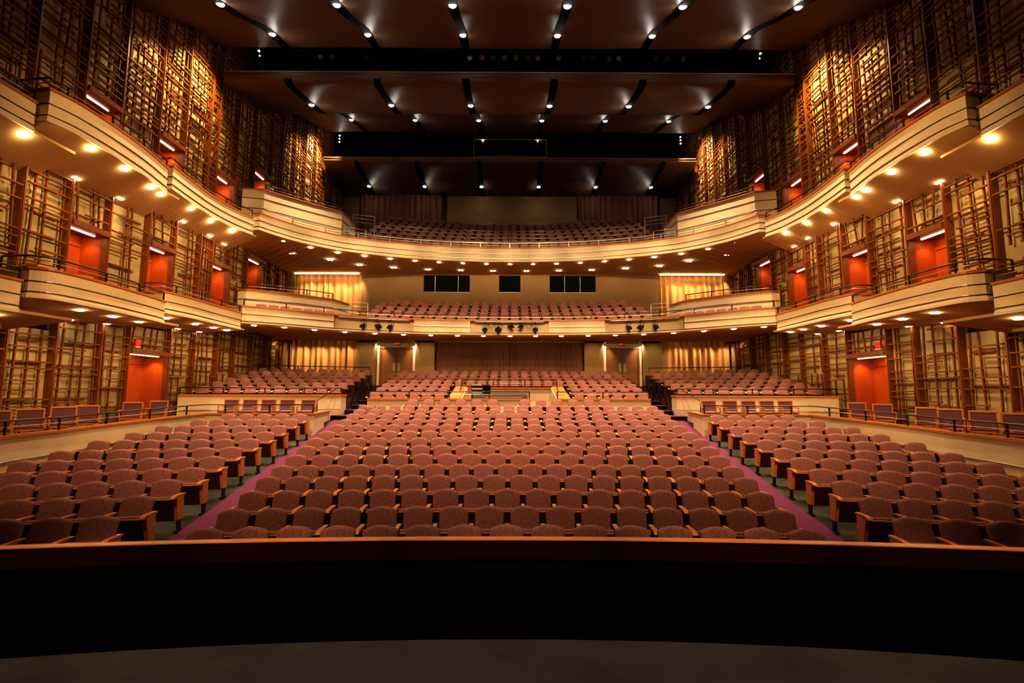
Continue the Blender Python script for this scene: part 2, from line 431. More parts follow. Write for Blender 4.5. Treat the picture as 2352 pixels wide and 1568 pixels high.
LR = [((-5.52, 6.68), (-6.64, 6.50), 3), ((-5.86, 7.79), (-7.55, 7.56), 4), ((-6.14, 8.83), (-8.49, 8.5), 5), ((-6.33, 9.79), (-9.42, 9.36), 6), ((-6.57, 10.84), (-10.31, 10.38), 7),
      ((-6.74, 11.84), (-10.4, 11.36), 7), ((-6.86, 12.86), (-10.6, 12.6), 7), ((-6.93, 13.84), (-10.55, 13.7), 7), ((-7.02, 14.81), (-10.5, 14.75), 7), ((-7.18, 15.93), (-10.15, 15.85), 6), ((-7.25, 16.77), (-9.72, 16.77), 5)]
for s, sd in SIDES:
    for i, (a, b, n) in enumerate(LR):
        ang = math.atan2(a[1] - b[1], a[0] - b[0])
        nn = n + (1 if i < 4 else 0)      # the seat cut by the picture edge
        for k in range(nn):
            t = k / (n - 1); x = a[0] + (b[0] - a[0]) * t; y = a[1] + (b[1] - a[1]) * t
            aisle_left = (s < 0 and k == 0); aisle_right = (s > 0 and k == 0)
            last = (k == nn - 1)
            pos = 'on the aisle' if k == 0 else '%s from the aisle' % ORD[k + 1]
            pitch = math.dist(a, b) / (n - 1)
            chair(x * s, y, fl(y), (ang + R(2.5)) * s, 'mauve fabric theatre seat, %s side block, %s, %s' % (sd, rowname(i), pos), '%s side block seats, %s' % (sd, rowname(i)),
                  aisle_left, aisle_right, pitch / 0.55, plain_right=(s < 0 and last))

# ---- rear centre block, rear side blocks, balconies (distant seats)
for k in range(7):
    y0 = 21 + 0.95 * k; z = 1.83 + 0.192 * k
    n = 22
    for j in range(n):
        x = -5.78 + 11.56 * j / (n - 1)
        if k < 3 and abs(x) < 2.75: continue
        stuffseats.append((x, y0 - x * x / 120, z, -x / 60, 1.0))
for s, sd in SIDES:
    for k in range(6):
        a = (-7.75, 21.5 + 0.93 * k); b = (-12.45, 19.65 + 0.93 * k); n = 10; ang = math.atan2(a[1] - b[1], a[0] - b[0])
        for j in range(n):
            t = j / (n - 1)
            stuffseats.append((s * (a[0] + (b[0] - a[0]) * t), a[1] + (b[1] - a[1]) * t, 2.05 + 0.19 * k, ang * s, 1.0))
for k in range(5):
    y0 = 24.35 + 0.70 * k; z = 5.65 + 0.323 * k; n = 26
    for j in range(n):
        if k == 4 and j in (0, n - 1): continue
        x = -6.85 + 13.7 * j / (n - 1); stuffseats.append((x, y0 - x * x / 50, z, -x / 25, 1.0))
for k in range(7):
    y0 = 26.2 + 0.95 * k; z = 10.14 + 0.542 * k; n = 30
    for j in range(n):
        x = -7.9 + 15.8 * j / (n - 1); stuffseats.append((x, y0 - x * x / 54, z, -x / 27, 1.0))
for s, sd in SIDES:
    for j in range(7):   # single rows in front of the raised side terraces
        t = j / 6
        stuffseats.append((s * (-10.85 + 2.3 * t), 20.75 + 1.85 * t, 5.66, s * R(36), 1.0))
T = MB()
back_grid(T, 0, [-1, -0.9, -0.45, 0, 0.45, 0.9, 1], [0, 0.5, 0.92, 1], 0.207); m_seat(T, 0); m_pan(T, 1, 2); m_arm(T, 2); m_std(T, 3)
S = MB()
for x, y, z, rot, sx in stuffseats:
    c, q = math.cos(rot), math.sin(rot); n0 = len(S.v)
    for vx, vy, vz in T.v:
        vx *= sx; S.v.append((x + vx * c - vy * q, y + vx * q + vy * c, z + vz))
    for f, mi, sm in zip(T.f, T.mi, T.sm): S.f.append([i + n0 for i in f]); S.mi.append(mi); S.sm.append(sm)
o = S.build('auditorium_seats', ['fabric', 'maroon', 'wood', 'blackmetal'])
tag(o, 'hundreds of small distant mauve theatre seats in the rear rows and both balconies', 'theatre seats', None, 'stuff')

# ---- seating tiers
def arc_tier(y0, dep, Rr, xa, xb, z0, z1, n=24):
    pts = [(xa + (xb - xa) * i / n, y0 - (xa + (xb - xa) * i / n) ** 2 / (2 * Rr)) for i in range(n + 1)]
    m_ = MB(); m_.ruled(pts, [(x, y + dep) for x, y in pts], [z0] * (n + 1), [z0] * (n + 1), [z1] * (n + 1), [z1] * (n + 1)); return m_
for k in range(7):
    for xa, xb in (((-6.1, -2.62), (2.62, 6.1)) if k < 3 else ((-6.1, 6.1),)):
        struct(arc_tier(20.6 + 0.95 * k, 0.95, 60, xa, xb, 1.0, 1.83 + 0.192 * k), 'floor', 'riser')
for s, sd in SIDES:
    for k in range(6):
        m_ = MB(s); a = (-7.42, 21.28 + 0.93 * k); b = (-13.1, 19.05 + 0.93 * k)
        m_.slab([b, a, (a[0], a[1] + 0.95), (b[0], b[1] + 0.95)], 1.0, 2.05 + 0.19 * k); struct(m_, 'floor', 'riser')
for k in range(5): struct(arc_tier(24.0 + 0.70 * k, 0.72, 25, -7.3, 7.3, 5.605, 5.65 + 0.323 * k), 'floor', 'riser')
for k in range(7): struct(arc_tier(25.8 + 0.95 * k, 0.97, 27, -8.25, 8.25, 9.725, 10.14 + 0.542 * k), 'floor', 'riser')
mb = MB(); mb.box(-12.4, 12.4, 32.3, 34.2, 9.5, 13.6); struct(mb, 'floor', 'riser')

# ------------------------------------------------------------------ aisle stairs at the rear
for s, sd in SIDES:
    st = empty('aisle_stairs', (-6.75 * s, 20.0, 1.5), 'dark carpeted aisle steps rising on the %s towards the rear double doors' % sd, 'stairs', 'rear aisle stairs')
    for k in range(7):
        m_ = MB(s); y0 = 20.0 + 0.94 * k; z1 = 1.71 + 0.19 * k
        xl_ = -7.38 if k == 0 else -7.12; ye = y0 + (0.52 if k == 0 else 0.98)
        if k == 0: m_.box(-7.12, -6.12, y0 + 0.5, y0 + 0.98, 1.0, z1, 1)
        m_.box(xl_, -6.12, y0, ye, 1.0, z1 - 0.025, 0); m_.box(xl_, -6.12, y0 - 0.02, ye, z1 - 0.025, z1, 1)
        m_.build('step', ['black', 'carpet'], st)

# ------------------------------------------------------------------ railings
def railing(pts, label, cat, group, heights=(0.27, 0.15), post=1.25, name='railing', mats=('rail', 'steel'), rad=(0.024, 0.012), ends=True):
    """pts: (x,y,z) along the top of what it stands on"""
    L = plen(pts); r = empty(name, pts[0], label, cat, group)
    for i, h in enumerate(heights):
        m_ = MB(); m_.tube([(x, y, z + h) for x, y, z in pts], rad[0] if i == 0 else rad[1], 6)
        m_.build('top_rail' if i == 0 else 'lower_rail', mats[0] if i == 0 else mats[1], r)
    n = max(1, int(round(L / post)))
    for k in range(n + 1):
        p, _ = at_len(pts, L * k / n - (1e-4 if k == n else 0))
        m_ = MB(); m_.bar((p[0], p[1], p[2] - 0.01), (p[0], p[1], p[2] + heights[0]), 0.022, 0.05); m_.build('post', mats[0], r)
    return r

# ------------------------------------------------------------------ box and balcony fronts
def front(path, zc, zb, label, group, s=1, cat='balcony front', name='balcony_front', lines=(0.46, 0.80), origin=None):
    h = zc - zb
    c = path[len(path) // 2]
    r = empty(name, (c[0] * s, c[1], zb), label, cat, group)
    m_ = MB(s); m_.loft(path, [(0.0, zc - 0.05), (0.0, zb + 0.11), (0.03, zb + 0.07), (0.03, zb), (-0.12, zb), (-0.12, zc - 0.05)]); m_.build('fascia', 'cream', r)
    m_ = MB(s); m_.loft(path, [(0.05, zc - 0.055), (0.05, zc), (-0.20, zc), (-0.20, zc - 0.055)]); m_.build('wood_cap', 'capwood', r)
    for t in lines:
        z = zc - h * t
        m_ = MB(s); m_.loft(path, [(0.010, z + 0.006), (0.010, z - 0.012), (-0.01, z - 0.012), (-0.01, z + 0.006)], 0)  # dark strip draws the groove and the shadow beneath the steel bead
        m_.loft(path, [(0.022, z + 0.020), (0.022, z + 0.006), (-0.01, z + 0.006), (-0.01, z + 0.020)], 1)
        m_.build('trim_line', ['blackmetal', 'steel'], r)
    return r

LOW = {'Z': ([(-11.2, 6.0), (-11.25, 8.5), (-11.25, 10.9)], 5.25, 4.48),
       'A': ([(-11.25, 11.05), (-10.94, 11.31), (-10.85, 12.0), (-10.86, 13.1), (-11.02, 14.7), (-11.15, 15.35)], 5.60, 4.86),
       'B': ([(-11.32, 15.47), (-11.17, 16.76), (-11.2, 18.15), (-11.17, 19.75)], 5.97, 5.24)}
UPP = {'Z': ([(-11.3, 6.0), (-11.37, 8.5), (-11.37, 10.9)], 9.60, 8.84),
       'A': ([(-11.11, 10.94), (-10.96, 11.45), (-10.91, 12.2), (-10.92, 12.9), (-11.0, 13.9), (-11.22, 15.1)], 9.98, 9.14),
       'B': ([(-11.26, 15.39), (-11.37, 16.39), (-11.46, 17.8), (-11.36, 19.09), (-11.08, 20.08)], 10.20, 9.38)}
SOFW = {('L', 'Z'): (4.22, 4.22), ('L', 'A'): (4.5, 4.85), ('L', 'B'): (4.9, 5.12), ('U', 'Z'): (8.1, 8.15), ('U', 'A'): (8.38, 8.5), ('U', 'B'): (8.74, 8.70)}
TONG = {('L', 'Z'): 1.35, ('L', 'A'): 0.7, ('L', 'B'): 0.3, ('U', 'Z'): 1.1, ('U', 'A'): 0.6, ('U', 'B'): 0.3}
WHICH = {'Z': 'the box cut by the picture edge', 'A': 'the box nearest the stage in full view', 'B': 'the box beside the main balcony'}
LAMPS = []
def dome(name, p, r, m, label, group):
    m_ = MB(); m_.lathe((p[0], p[1], p[2]), [(r * 0.3, -r * 0.32), (r * 0.8, -r * 0.26), (r, -r * 0.1), (r * 1.05, 0.02)], 12)
    o = m_.build(name, m); tag(o, label, 'downlight', group); return o
for lev, dat, lname in (('L', LOW, 'lower'), ('U', UPP, 'upper')):
    xw = -13.15 if lev == 'L' else -12.5
    xpart = -12.08
    for key in 'ZAB':
        pts, zc, zb = dat[key]
        fr = smooth(pts, 5)
        path = fr if key == 'Z' else [(xpart, pts[0][1] + 0.1)] + fr
        for s, sd in SIDES:
            front(path, zc, zb, 'cream curved %s %s box front, %s' % (lname, sd, WHICH[key]), '%s box fronts' % lname, s)
            # floor slab with sloping soffit, running on a little under the next box
            last = fr[-1]; ext = fr + [(last[0] + 0.03, last[1] + TONG[(lev, key)])]
            if key != 'Z': ext = [(ext[0][0], ext[0][1])] + ext[1:]
            A = [(x - 0.02, y) for x, y in ext]; B = [(xw, y) for x, y in A]
            w0, w1 = SOFW[(lev, key)]; n = len(A)
            zw = [w0 + (w1 - w0) * i / (n - 1) for i in range(n)]
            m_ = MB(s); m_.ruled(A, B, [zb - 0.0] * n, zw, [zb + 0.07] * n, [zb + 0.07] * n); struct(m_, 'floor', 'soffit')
            rp = [(x - 0.06, y, zc) for x, y in (fr if key == 'Z' else [(xpart + 0.1, pts[0][1] + 0.1)] + fr)]
            railing(mir(rp, s), 'thin railing on the %s %s box, %s' % (lname, sd, WHICH[key]), 'railing', '%s box railings' % lname)
            # soffit downlights
            L = plen(fr)
            cnt = {('L', 'Z'): [4.85], ('L', 'A'): [1.65, 2.8, 3.95], ('L', 'B'): [0.75, 2.25, 3.35, 4.2], ('U', 'Z'): [4.85], ('U', 'A'): [1.2, 2.35, 3.6, 4.15], ('U', 'B'): [1.45, 2.7, 3.9]}[(lev, key)]
            for q, t in enumerate(cnt):
                p, dv = at_len(fr, min(t, L - 0.05)); ny = p[1]; xx = p[0] - (0.5 if lev == 'L' else 0.2)
                i = min(range(n), key=lambda i: abs(A[i][1] - ny)); f = (A[i][0] - xx) / (A[i][0] - xw); zz = zb + (zw[i] - zb) * f
                dome('downlight', (xx * s, ny, zz + 0.0), 0.11, 'warm', 'bright downlight under the %s %s box, %s, %s from the stage' % (lname, sd, {'Z': 'edge box', 'A': 'near box', 'B': 'far box'}[key], ORD[q + 1]), 'downlights under the %s boxes' % lname)
            cnt2 = {('L', 'Z'): [], ('L', 'A'): [1.4, 2.95, 4.25], ('L', 'B'): [2.9, 4.2], ('U', 'Z'): [], ('U', 'A'): [1.0, 2.0, 3.5], ('U', 'B'): [1.9, 3.5, 4.5]}[(lev, key)]
            for q, t in enumerate(cnt2):
                p, dv = at_len(fr, min(t, L - 0.05)); ny = p[1]; xx = xw + 0.36
                i = min(range(n), key=lambda i: abs(A[i][1] - ny)); f = (A[i][0] - xx) / (A[i][0] - xw); zz = zb + (zw[i] - zb) * f
                m_ = MB(s)
                for dy in (-0.07, 0.07): m_.lathe((xx, ny + dy, zz), [(0.02, -0.02), (0.05, -0.012), (0.055, 0.01)], 8)
                o = m_.build('twin_spotlight', 'small'); tag(o, 'twin spotlight under the %s %s box, %s, %s from the stage' % (lname, sd, {'Z': 'edge box', 'A': 'near box', 'B': 'far box'}[key], ORD[q + 1]), 'spotlight', 'twin spotlights under the boxes')

# ---- main balconies
def full(half): return list(half) + [(-x, y) for x, y in reversed(half[:-1])]
C1h = smooth([(-11.17, 19.82), (-9.95, 20.55), (-8.12, 21.98), (-6.4, 22.85), (-3.71, 23.48), (0, 23.74)], 8)
C2h = smooth([(-10.88, 20.23), (-10.42, 21.15), (-9.7, 22.13), (-8.35, 23.3), (-6.17, 24.27), (-3.99, 24.87), (-1.69, 25.18), (0, 25.26)], 6)
C1, C2 = full(C1h), full(C2h)
# upper balcony front
front([(-12.08, 20.4)] + C2 + [(12.08, 20.4)], 10.45, 9.66, 'long cream curved front of the upper balcony sweeping right across the hall', None)
rp = [(x, y + 0.05, 10.45) for x, y in C2]
railing(rp, 'steel railing along the wooden cap of the long upper balcony front', 'railing', None, (0.25, 0.13), 1.6, mats=('steel', 'steel'), rad=(0.02, 0.012))
# lower balcony front: recessed middle with proud panels
bf = empty('balcony_front', (0, 23.7, 5.5), 'long cream front of the lower balcony, with recessed bays for stage lights', 'balcony front')
iL = min(range(len(C1h)), key=lambda i: abs(C1h[i][0] + 8.12))
zc, zb = 6.27, 5.52
ends = [[(-12.08, 20.0)] + C1h[:iL + 1]]; ends.append([(-x, y) for x, y in reversed(ends[0])])
midp = C1h[iL:] + [(-x, y) for x, y in reversed(C1h[iL:-1])]
def sub(x0, x1):
    return [(x, y) for x, y in resample(midp, 160) if x0 <= x <= x1]
panels = ends + [sub(-4.72, -1.92), sub(1.92, 4.72)]
for p in panels:
    m_ = MB(); m_.loft(p, [(0.0, zc - 0.06), (0.0, zb + 0.11), (-0.32, zb + 0.11), (-0.32, zc - 0.06)]); m_.build('fascia', 'cream', bf)
    z = zc - 0.36
    m_ = MB(); m_.loft(p, [(0.010, z + 0.006), (0.010, z - 0.012), (-0.01, z - 0.012), (-0.01, z + 0.006)], 0)  # groove and bead shadow drawn as a dark strip here too
    m_.loft(p, [(0.022, z + 0.020), (0.022, z + 0.006), (-0.01, z + 0.006), (-0.01, z + 0.020)], 1); m_.build('trim_line', ['blackmetal', 'steel'], bf)
m_ = MB(); m_.loft(midp, [(-0.30, zc - 0.06), (-0.30, zb + 0.11), (-0.42, zb + 0.11), (-0.42, zc - 0.06)]); m_.build('recess_panel', 'cream', bf)
allp = ends[0] + midp[1:-1] + ends[1]
m_ = MB(); m_.loft(allp, [(0.03, zb + 0.11), (0.03, zb), (-0.42, zb), (-0.42, zb + 0.11)]); m_.build('lower_lip', 'cream', bf)
m_ = MB(); m_.loft(allp, [(0.042, zb + 0.10), (0.042, zb + 0.075), (0.02, zb + 0.075), (0.02, zb + 0.10)]); m_.build('trim_line', 'blackmetal', bf)
m_ = MB(); m_.loft(allp, [(0.05, zc - 0.06), (0.05, zc), (-0.44, zc), (-0.44, zc - 0.06)]); m_.build('wood_cap', 'capwood', bf)
railing([(x, y + 0.1, zc) for x, y in C1], 'thin steel and dark railing along the lower balcony cap', 'railing', None, (0.26, 0.14), 1.6)
for xa, xb, nm in ((-7.95, -4.8, 'left'), (-1.85, 1.85, 'middle'), (4.8, 7.95, 'right')):
    pp = [(x, y - 0.02, 6.17) for x, y in sub(xa, xb)]
    m_ = MB(); m_.tube(pp, 0.028, 8); o = m_.build('lighting_pipe', 'steel'); tag(o, 'horizontal steel lighting pipe across the %s bay of the lower balcony front' % nm, 'pipe', 'lighting pipes')

# balcony slabs
def balcony_slab(front_full, rear, zf, zr, zt, n=61):
    A = resample(front_full, n); B = resample(rear, n)
    A = [(x, y + 0.03) for x, y in A]
    m_ = MB(); m_.ruled(A, [(p[0], p[1]) for p in B], [zf] * n, [zr(p) for p in B], [zt] * n, [zt] * n); return m_
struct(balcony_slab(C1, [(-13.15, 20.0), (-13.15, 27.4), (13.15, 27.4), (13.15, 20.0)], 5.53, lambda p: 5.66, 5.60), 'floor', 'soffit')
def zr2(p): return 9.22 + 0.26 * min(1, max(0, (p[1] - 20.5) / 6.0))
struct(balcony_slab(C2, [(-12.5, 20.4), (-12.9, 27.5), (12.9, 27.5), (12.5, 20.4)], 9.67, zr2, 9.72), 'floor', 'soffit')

# downlights along the main balcony edges
def edge_lights(half, zf, n, spacing, inset, lname, ztilt):
    c = full(half); L = plen(c)
    for k in range(-n, n + 1):
        p, dv = at_len(c, L / 2 + k * spacing); nn = Vector((dv.y, -dv.x))
        x, y = p[0] - nn.x * inset, p[1] - nn.y * inset
        pos = 'at the centre' if k == 0 else '%s %s of centre' % (ORD[abs(k)], 'left' if k < 0 else 'right')
        dome('downlight', (x, y, zf), 0.105, 'warm', 'bright round downlight along the %s balcony edge, %s' % (lname, pos), '%s balcony edge downlights' % lname)
edge_lights(C2h, 9.655, 11, 1.255, 0.38, 'upper', 0)
edge_lights(C1h, 5.533, 9, 1.30, 0.58, 'lower', 0)
UPS = [(-10.9, 23.4, 9.56), (-9.43, 24.6, 9.55), (-8.2, 25.6, 9.55), (-6.46, 26.1, 9.54), (-4.62, 26.45, 9.54), (-2.78, 26.6, 9.54), (-0.95, 26.7, 9.54)]
for s, sd in SIDES:
    for q, (x, y, z) in enumerate(UPS):
        m_ = MB(s)
        for dx in (-0.08, 0.08): m_.lathe((x + dx, y, z - 0.005), [(0.02, -0.02), (0.05, -0.012), (0.055, 0.01)], 8)
        o = m_.build('twin_spotlight', 'small'); tag(o, 'small twin spotlight under the upper balcony soffit, %s from the %s wall' % (ORD[q + 1], sd), 'spotlight', 'twin spotlights under the upper balcony')
    for q, (x, y) in enumerate([(-11.6, 25.0), (-10.3, 25.9), (-8.7, 26.4), (-7.0, 26.6), (-4.75, 26.9), (-1.0, 27.0)]):
        m_ = MB(s); m_.lathe((x, y, 5.655), [(0.02, -0.03), (0.05, -0.02), (0.055, 0.01)], 8)
        o = m_.build('small_downlight', 'small'); tag(o, 'tiny round downlight at the back under the lower balcony, %s from the %s wall' % (ORD[q + 1], sd), 'downlight', 'tiny downlights under the lower balcony')

# ------------------------------------------------------------------ side walls: backing, lattice screens and door alcoves
LOWY = [6.2, 7.7, 9.2, 10.8, 12.3, 13.64, 15.15, 16.26, 18.21, 19.62, 21.15, 22.46, 23.96, 25.43, 27.1]
MIDY = [6.2, 7.6, 9.0, 10.3, 11.65, 12.93, 14.25, 15.83, 17.1, 18.5, 19.27, 20.5, 21.93, 23.55, 24.7, 25.9, 27.2]
UPPY = [6.0, 7.4, 8.8, 10.2, 11.57, 13.0, 14.3, 15.89, 17.2, 18.62, 19.15, 20.5, 21.97, 23.5, 24.6, 26.0, 27.4, 28.8, 30.2, 31.6, 33.0, 34.0]
def xl(y): return -13.1
def xm(y): return -12.4 if y < 21.5 else -12.4 - 0.6 * min(1, (y - 21.5) / 5.5)
def xu(y): return -12.4
WALLS = [('low', LOWY, xl, lambda y: 1.2, lambda y: (4.4 if y < 13 else 4.95 if y < 18.5 else 5.3 if y < 20 else 5.8),
          {16.26: (1.45, 4.0)}, 'orchestra level'),
         ('mid', MIDY, xm, lambda y: (4.2 if y < 11 else 4.9 if y < 15.5 else 5.3 if y < 20 else 5.6), lambda y: (8.35 if y < 11 else 8.65 if y < 15.4 else 8.95 if y < 20.2 else 9.6),
          {12.93: (4.95, 7.34), 15.83: (5.3, 7.65), 19.27: (5.62, 7.93), 21.93: (6.55, 9.0)}, 'first box level'),
         ('upp', UPPY, xu, lambda y: (8.6 if y < 11 else 9.0 if y < 15.4 else 9.4 if y < 20.2 else 9.7), lambda y: 22.0,
          {13.0: (9.2, 11.36), 15.89: (9.45, 11.6), 19.15: (9.7, 11.8), 21.97: (11.1, 13.36)}, 'second box level')]
doorn = 0
for s, sd in SIDES:
    wall = MB(s)
    for lev, ys, xf, z0f, z1f, doors, lname in WALLS:
        rnd = random.Random(hash(lev) % 1000 if False else {'low': 3, 'mid': 11, 'upp': 23}[lev] + (0 if s > 0 else 50))
        for bi, (y0, y1) in enumerate(zip(ys, ys[1:])):
            xa, xb = xf(y0), xf(y1); ym = (y0 + y1) / 2
            zf, zt = z0f(ym), z1f(ym)
            zbot = zf
            dr = doors.get(y0)
            if dr: zbot = dr[1] + 0.16
            # backing wall piece
            wall.slab([(xa, y0), (xb, y1), (xb - 0.12, y1), (xa - 0.12, y0)][::-1], zbot, zt)
            # lattice screen thing
            big = (lev == 'upp'); off = 0.16
            place = ('above the door' if dr else 'bay')
            lab = 'wooden lattice screen, %s wall, %s, %s bay from the stage%s' % (sd, lname, ORD[bi + 1] if bi + 1 < len(ORD) else str(bi + 1), ', above a door' if dr else '')
            e = empty('lattice_screen', ((xa + off) * s, ym, zbot), lab, 'lattice screen', '%s %s lattice screens' % (sd, lname))
            zlo = z0f(ym) if not dr else dr[0]
            m_ = MB(s); m_.box(xa + 0.002, xa + 0.19, y0 - 0.045, y0 + 0.045, zlo, zt); m_.box(xa + 0.19, xa + 0.22, y0 - 0.025, y0 + 0.025, zlo, zt)
            m_.build('post', 'post', e)
            if bi == len(ys) - 2:
                m_ = MB(s); m_.box(xb + 0.002, xb + 0.19, y1 - 0.045, y1 + 0.045, zlo, zt); m_.build('post', 'post', e)
            def X(y, o): return xa + (xb - xa) * (y - y0) / (y1 - y0) + o
            ya, yb = y0 + 0.07, y1 - 0.07; W = yb - ya; H = zt - zbot
            m_ = MB(s)
            # front layer of horizontals
            st = 0.30 if big else 0.36
            z = zbot + 0.1 + rnd.random() * 0.2
            while z < zt - 0.08:
                a, b = ya, yb
                rr = rnd.random()
                if rr < 0.18: a = ya + W * rnd.uniform(0.15, 0.5)
                elif rr < 0.36: b = yb - W * rnd.uniform(0.15, 0.5)
                m_.bar((X(a, off + 0.03), a, z), (X(b, off + 0.03), b, z + rnd.uniform(-0.01, 0.01)), 0.05, 0.04)
                z += st * rnd.uniform(0.45, 1.25)
            nv = max(3, int(W / (0.27 if big else 0.34)))
            segs = max(1, int(round(H / 2.6)))
            for k in range(nv):
                for g_ in range(segs):
                    za_, zb_ = zbot + 0.02 + H * g_ / segs, zbot + H * (g_ + 1) / segs - 0.02
                    if rnd.random() < 0.12: continue
                    yy = ya + W * (k + 0.5 + rnd.uniform(-0.3, 0.3)) / nv; tl = rnd.uniform(-0.07, 0.07)
                    m_.bar((X(yy - tl, off - 0.02), min(max(yy - tl, ya), yb), za_), (X(yy + tl, off - 0.02), min(max(yy + tl, ya), yb), zb_), 0.042, 0.05, up=(1, 0, 0))
            # second layer close to the backing
            z = zbot + 0.2
            while z < zt - 0.08:
                a = ya + W * rnd.uniform(0, 0.3); b = yb - W * rnd.uniform(0, 0.3)
                m_.bar((X(a, off - 0.08), a, z), (X(b, off - 0.08), b, z), 0.04, 0.05)
                z += st * 2.4 * rnd.uniform(0.6, 1.3)
            m_.build('slats', 'slat', e)
            if dr:
                doorn += 1; zd, zh = dr; D = 0.62 if lev != 'low' else 0.75
                d = empty('door_%d' % doorn, ((xa - D) * s, ym, zd), None, None, None, 'structure')
                d['label'] = 'recessed red wooden doorway with a light strip, %s wall, %s, %s from the stage' % (sd, lname, ORD[sorted(doors).index(y0) + 1])
                xbk = xa - D
                m_ = MB(s)
                m_.box(xbk - 0.06, xbk, y0, y1, zh - 0.32, zh + 0.16)                     # transom
                m_.build('transom_panel', 'door', d)
                m_ = MB(s); m_.box(xbk - 0.06, xa, y0 - 0.02, y0 + 0.03, zd, zh); m_.box(xbk - 0.06, xa, y1 - 0.03, y1 + 0.02, zd, zh); m_.build('reveal', 'door', d)
                m_ = MB(s); m_.box(xbk - 0.06, xa + 0.02, y0, y1, zh, zh + 0.16); m_.box(xa - 0.02, xa + 0.28, y0 + 0.04, y1 - 0.04, zh - 0.02, zh + 0.14); m_.build('lintel', 'post', d)
                gap = 0.012
                for (p, q) in ((y0 + 0.03, ym - gap), (ym + gap, y1 - 0.03)):
                    m_ = MB(s); m_.box(xbk - 0.05, xbk - 0.005, p, q, zd, zh - 0.34); lf = m_.build('door_leaf', 'door', d)
                    if lev == 'low':
                        c = q - 0.14 if p < ym - 0.1 else p + 0.14
                        m_ = MB(s); pr = []
                        m_.box(xbk - 0.006, xbk + 0.008, c - 0.10, c + 0.10, zd + 0.65, zd + 1.35); m_.lathe((xbk + 0.001, c, zd + 1.35), [(0.10, -0.007), (0.10, 0.007)], 16, axis=(1, 0, 0))
                        m_.build('push_plate', 'plate', lf)
                m_ = MB(s); m_.box(xbk - 0.2, xbk - 0.06, y0 - 0.1, y1 + 0.1, zd - 0.1, zh + 0.2); m_.build('backing', 'black', d)
                m_ = MB(s); m_.box(xa - 0.10, xa - 0.04, y0 + 0.08, y1 - 0.22, zh - 0.045, zh - 0.003); m_.build('light_strip', 'strip', d)
                l = spot(((xa - 0.22) * s, y1 - 0.36, zh - 0.06), ((xa - 0.35) * s, y1 + 0.05, zh - 1.3), 11 if lev != 'low' else 18, 95, (1, 0.62, 0.3), 0.8, 0.03)
                l2 = area(((xa - 0.28) * s, ym, zh - 0.03), ((xa - 0.45) * s, ym, zd), 3.0 if lev != 'low' else 7, 0.9, 0.25, (1, 0.62, 0.3))
    o = struct(wall, 'wall_' + sd, 'backing')
    # small items beside the orchestra level doors
    m_ = MB(s); m_.box(-12.88, -12.80, 16.40, 16.62, 4.22, 4.46); m_.box(-12.86, -12.80, 16.40, 16.62, 4.18, 4.22, 1)
    o = m_.build('fire_alarm', ['red', 'grey']); tag(o, 'small red fire alarm box above the %s orchestra level door' % sd, 'fire alarm', 'fire alarms')

def exit_sign(loc, rotz, label, red=True):
    e = empty('exit_sign', loc, label, 'exit sign', 'exit signs')
    m_ = MB(); m_.box(-0.17, 0.17, -0.03, 0.03, 0, 0.21); bx = m_.build('sign_box', 'exitbox', None, (0, 0, 0)); bx.parent = e; bx.location = (0, 0, 0)
    cu = bpy.data.curves.new('exit_text', 'FONT'); cu.body = 'EXIT'; cu.size = 0.165; cu.align_x = 'CENTER'; cu.extrude = 0.004
    t = bpy.data.objects.new('exit_text', cu); col.objects.link(t)
    bpy.context.view_layer.update()
    me = bpy.data.meshes.new_from_object(t.evaluated_get(bpy.context.evaluated_depsgraph_get()))
    bpy.data.objects.remove(t); me.materials.clear(); me.materials.append(M['exitred'])
    o = bpy.data.objects.new('letters', me); col.objects.link(o); o.parent = e; o.location = (0, -0.036, 0.05); o.rotation_euler = (R(90), 0, 0)
    e.rotation_euler = (0, 0, rotz); return e
exit_sign((-13.60, 17.0, 3.74), R(90), 'red EXIT sign above the left orchestra level door')
exit_sign((13.60, 17.0, 3.74), R(-90), 'red EXIT sign above the right orchestra level door')

# ------------------------------------------------------------------ rear walls
rw = MB(); Y = 27.3
def rear(x0, x1, z0, z1): rw.box(x0, x1, Y, Y + 0.25, z0, z1)
for s in (1, -1):
    for a, b in ((-13.4, -12.72), (-8.78, -7.62), (-5.38, -4.28)):
        x0, x1 = sorted((a * s, b * s)); rear(x0, x1, 2.9, 5.75)
# wall behind curtains and door recesses set back
rw.box(-13.4, 13.4, Y + 0.62, Y + 0.8, 2.9, 5.9)
for a, b in ((-13.4, -12.45), (-8.6, -5.0), (-2.32, -0.62), (0.62, 2.32), (5.0, 8.6), (12.45, 13.4)): rear(a, b, 5.5, 9.75)
for a, b in ((-5.0, -2.32), (-0.62, 0.62), (2.32, 5.0)): rear(a, b, 5.5, 8.43); rear(a, b, 9.42, 9.75)
rw.box(-13.4, 13.4, Y + 0.62, Y + 0.8, 5.9, 9.75)
struct(rw, 'wall_rear', 'tan')
wn = 0
for a, b, panes in ((-5.0, -2.32, [-4.35, -3.0]), (-0.62, 0.62, []), (2.32, 5.0, [3.2, 4.1])):
    wn += 1
    w = empty('window_%d' % wn, ((a + b) / 2, Y, 8.43), None, None, None, 'structure')
    w['label'] = 'dark control room window in the rear wall, %s of three' % ('left', 'middle', 'right')[wn - 1]
    m_ = MB(); m_.box(a, b, Y + 0.16, Y + 0.20, 8.43, 9.42); m_.build('pane', 'glass', w)
    m_ = MB()
    m_.box(a, b, Y - 0.02, Y + 0.16, 8.40, 8.44)
    for x in panes: m_.box(x - 0.015, x + 0.015, Y + 0.10, Y + 0.16, 8.44, 9.42)
    m_.build('frame', 'plate', w)
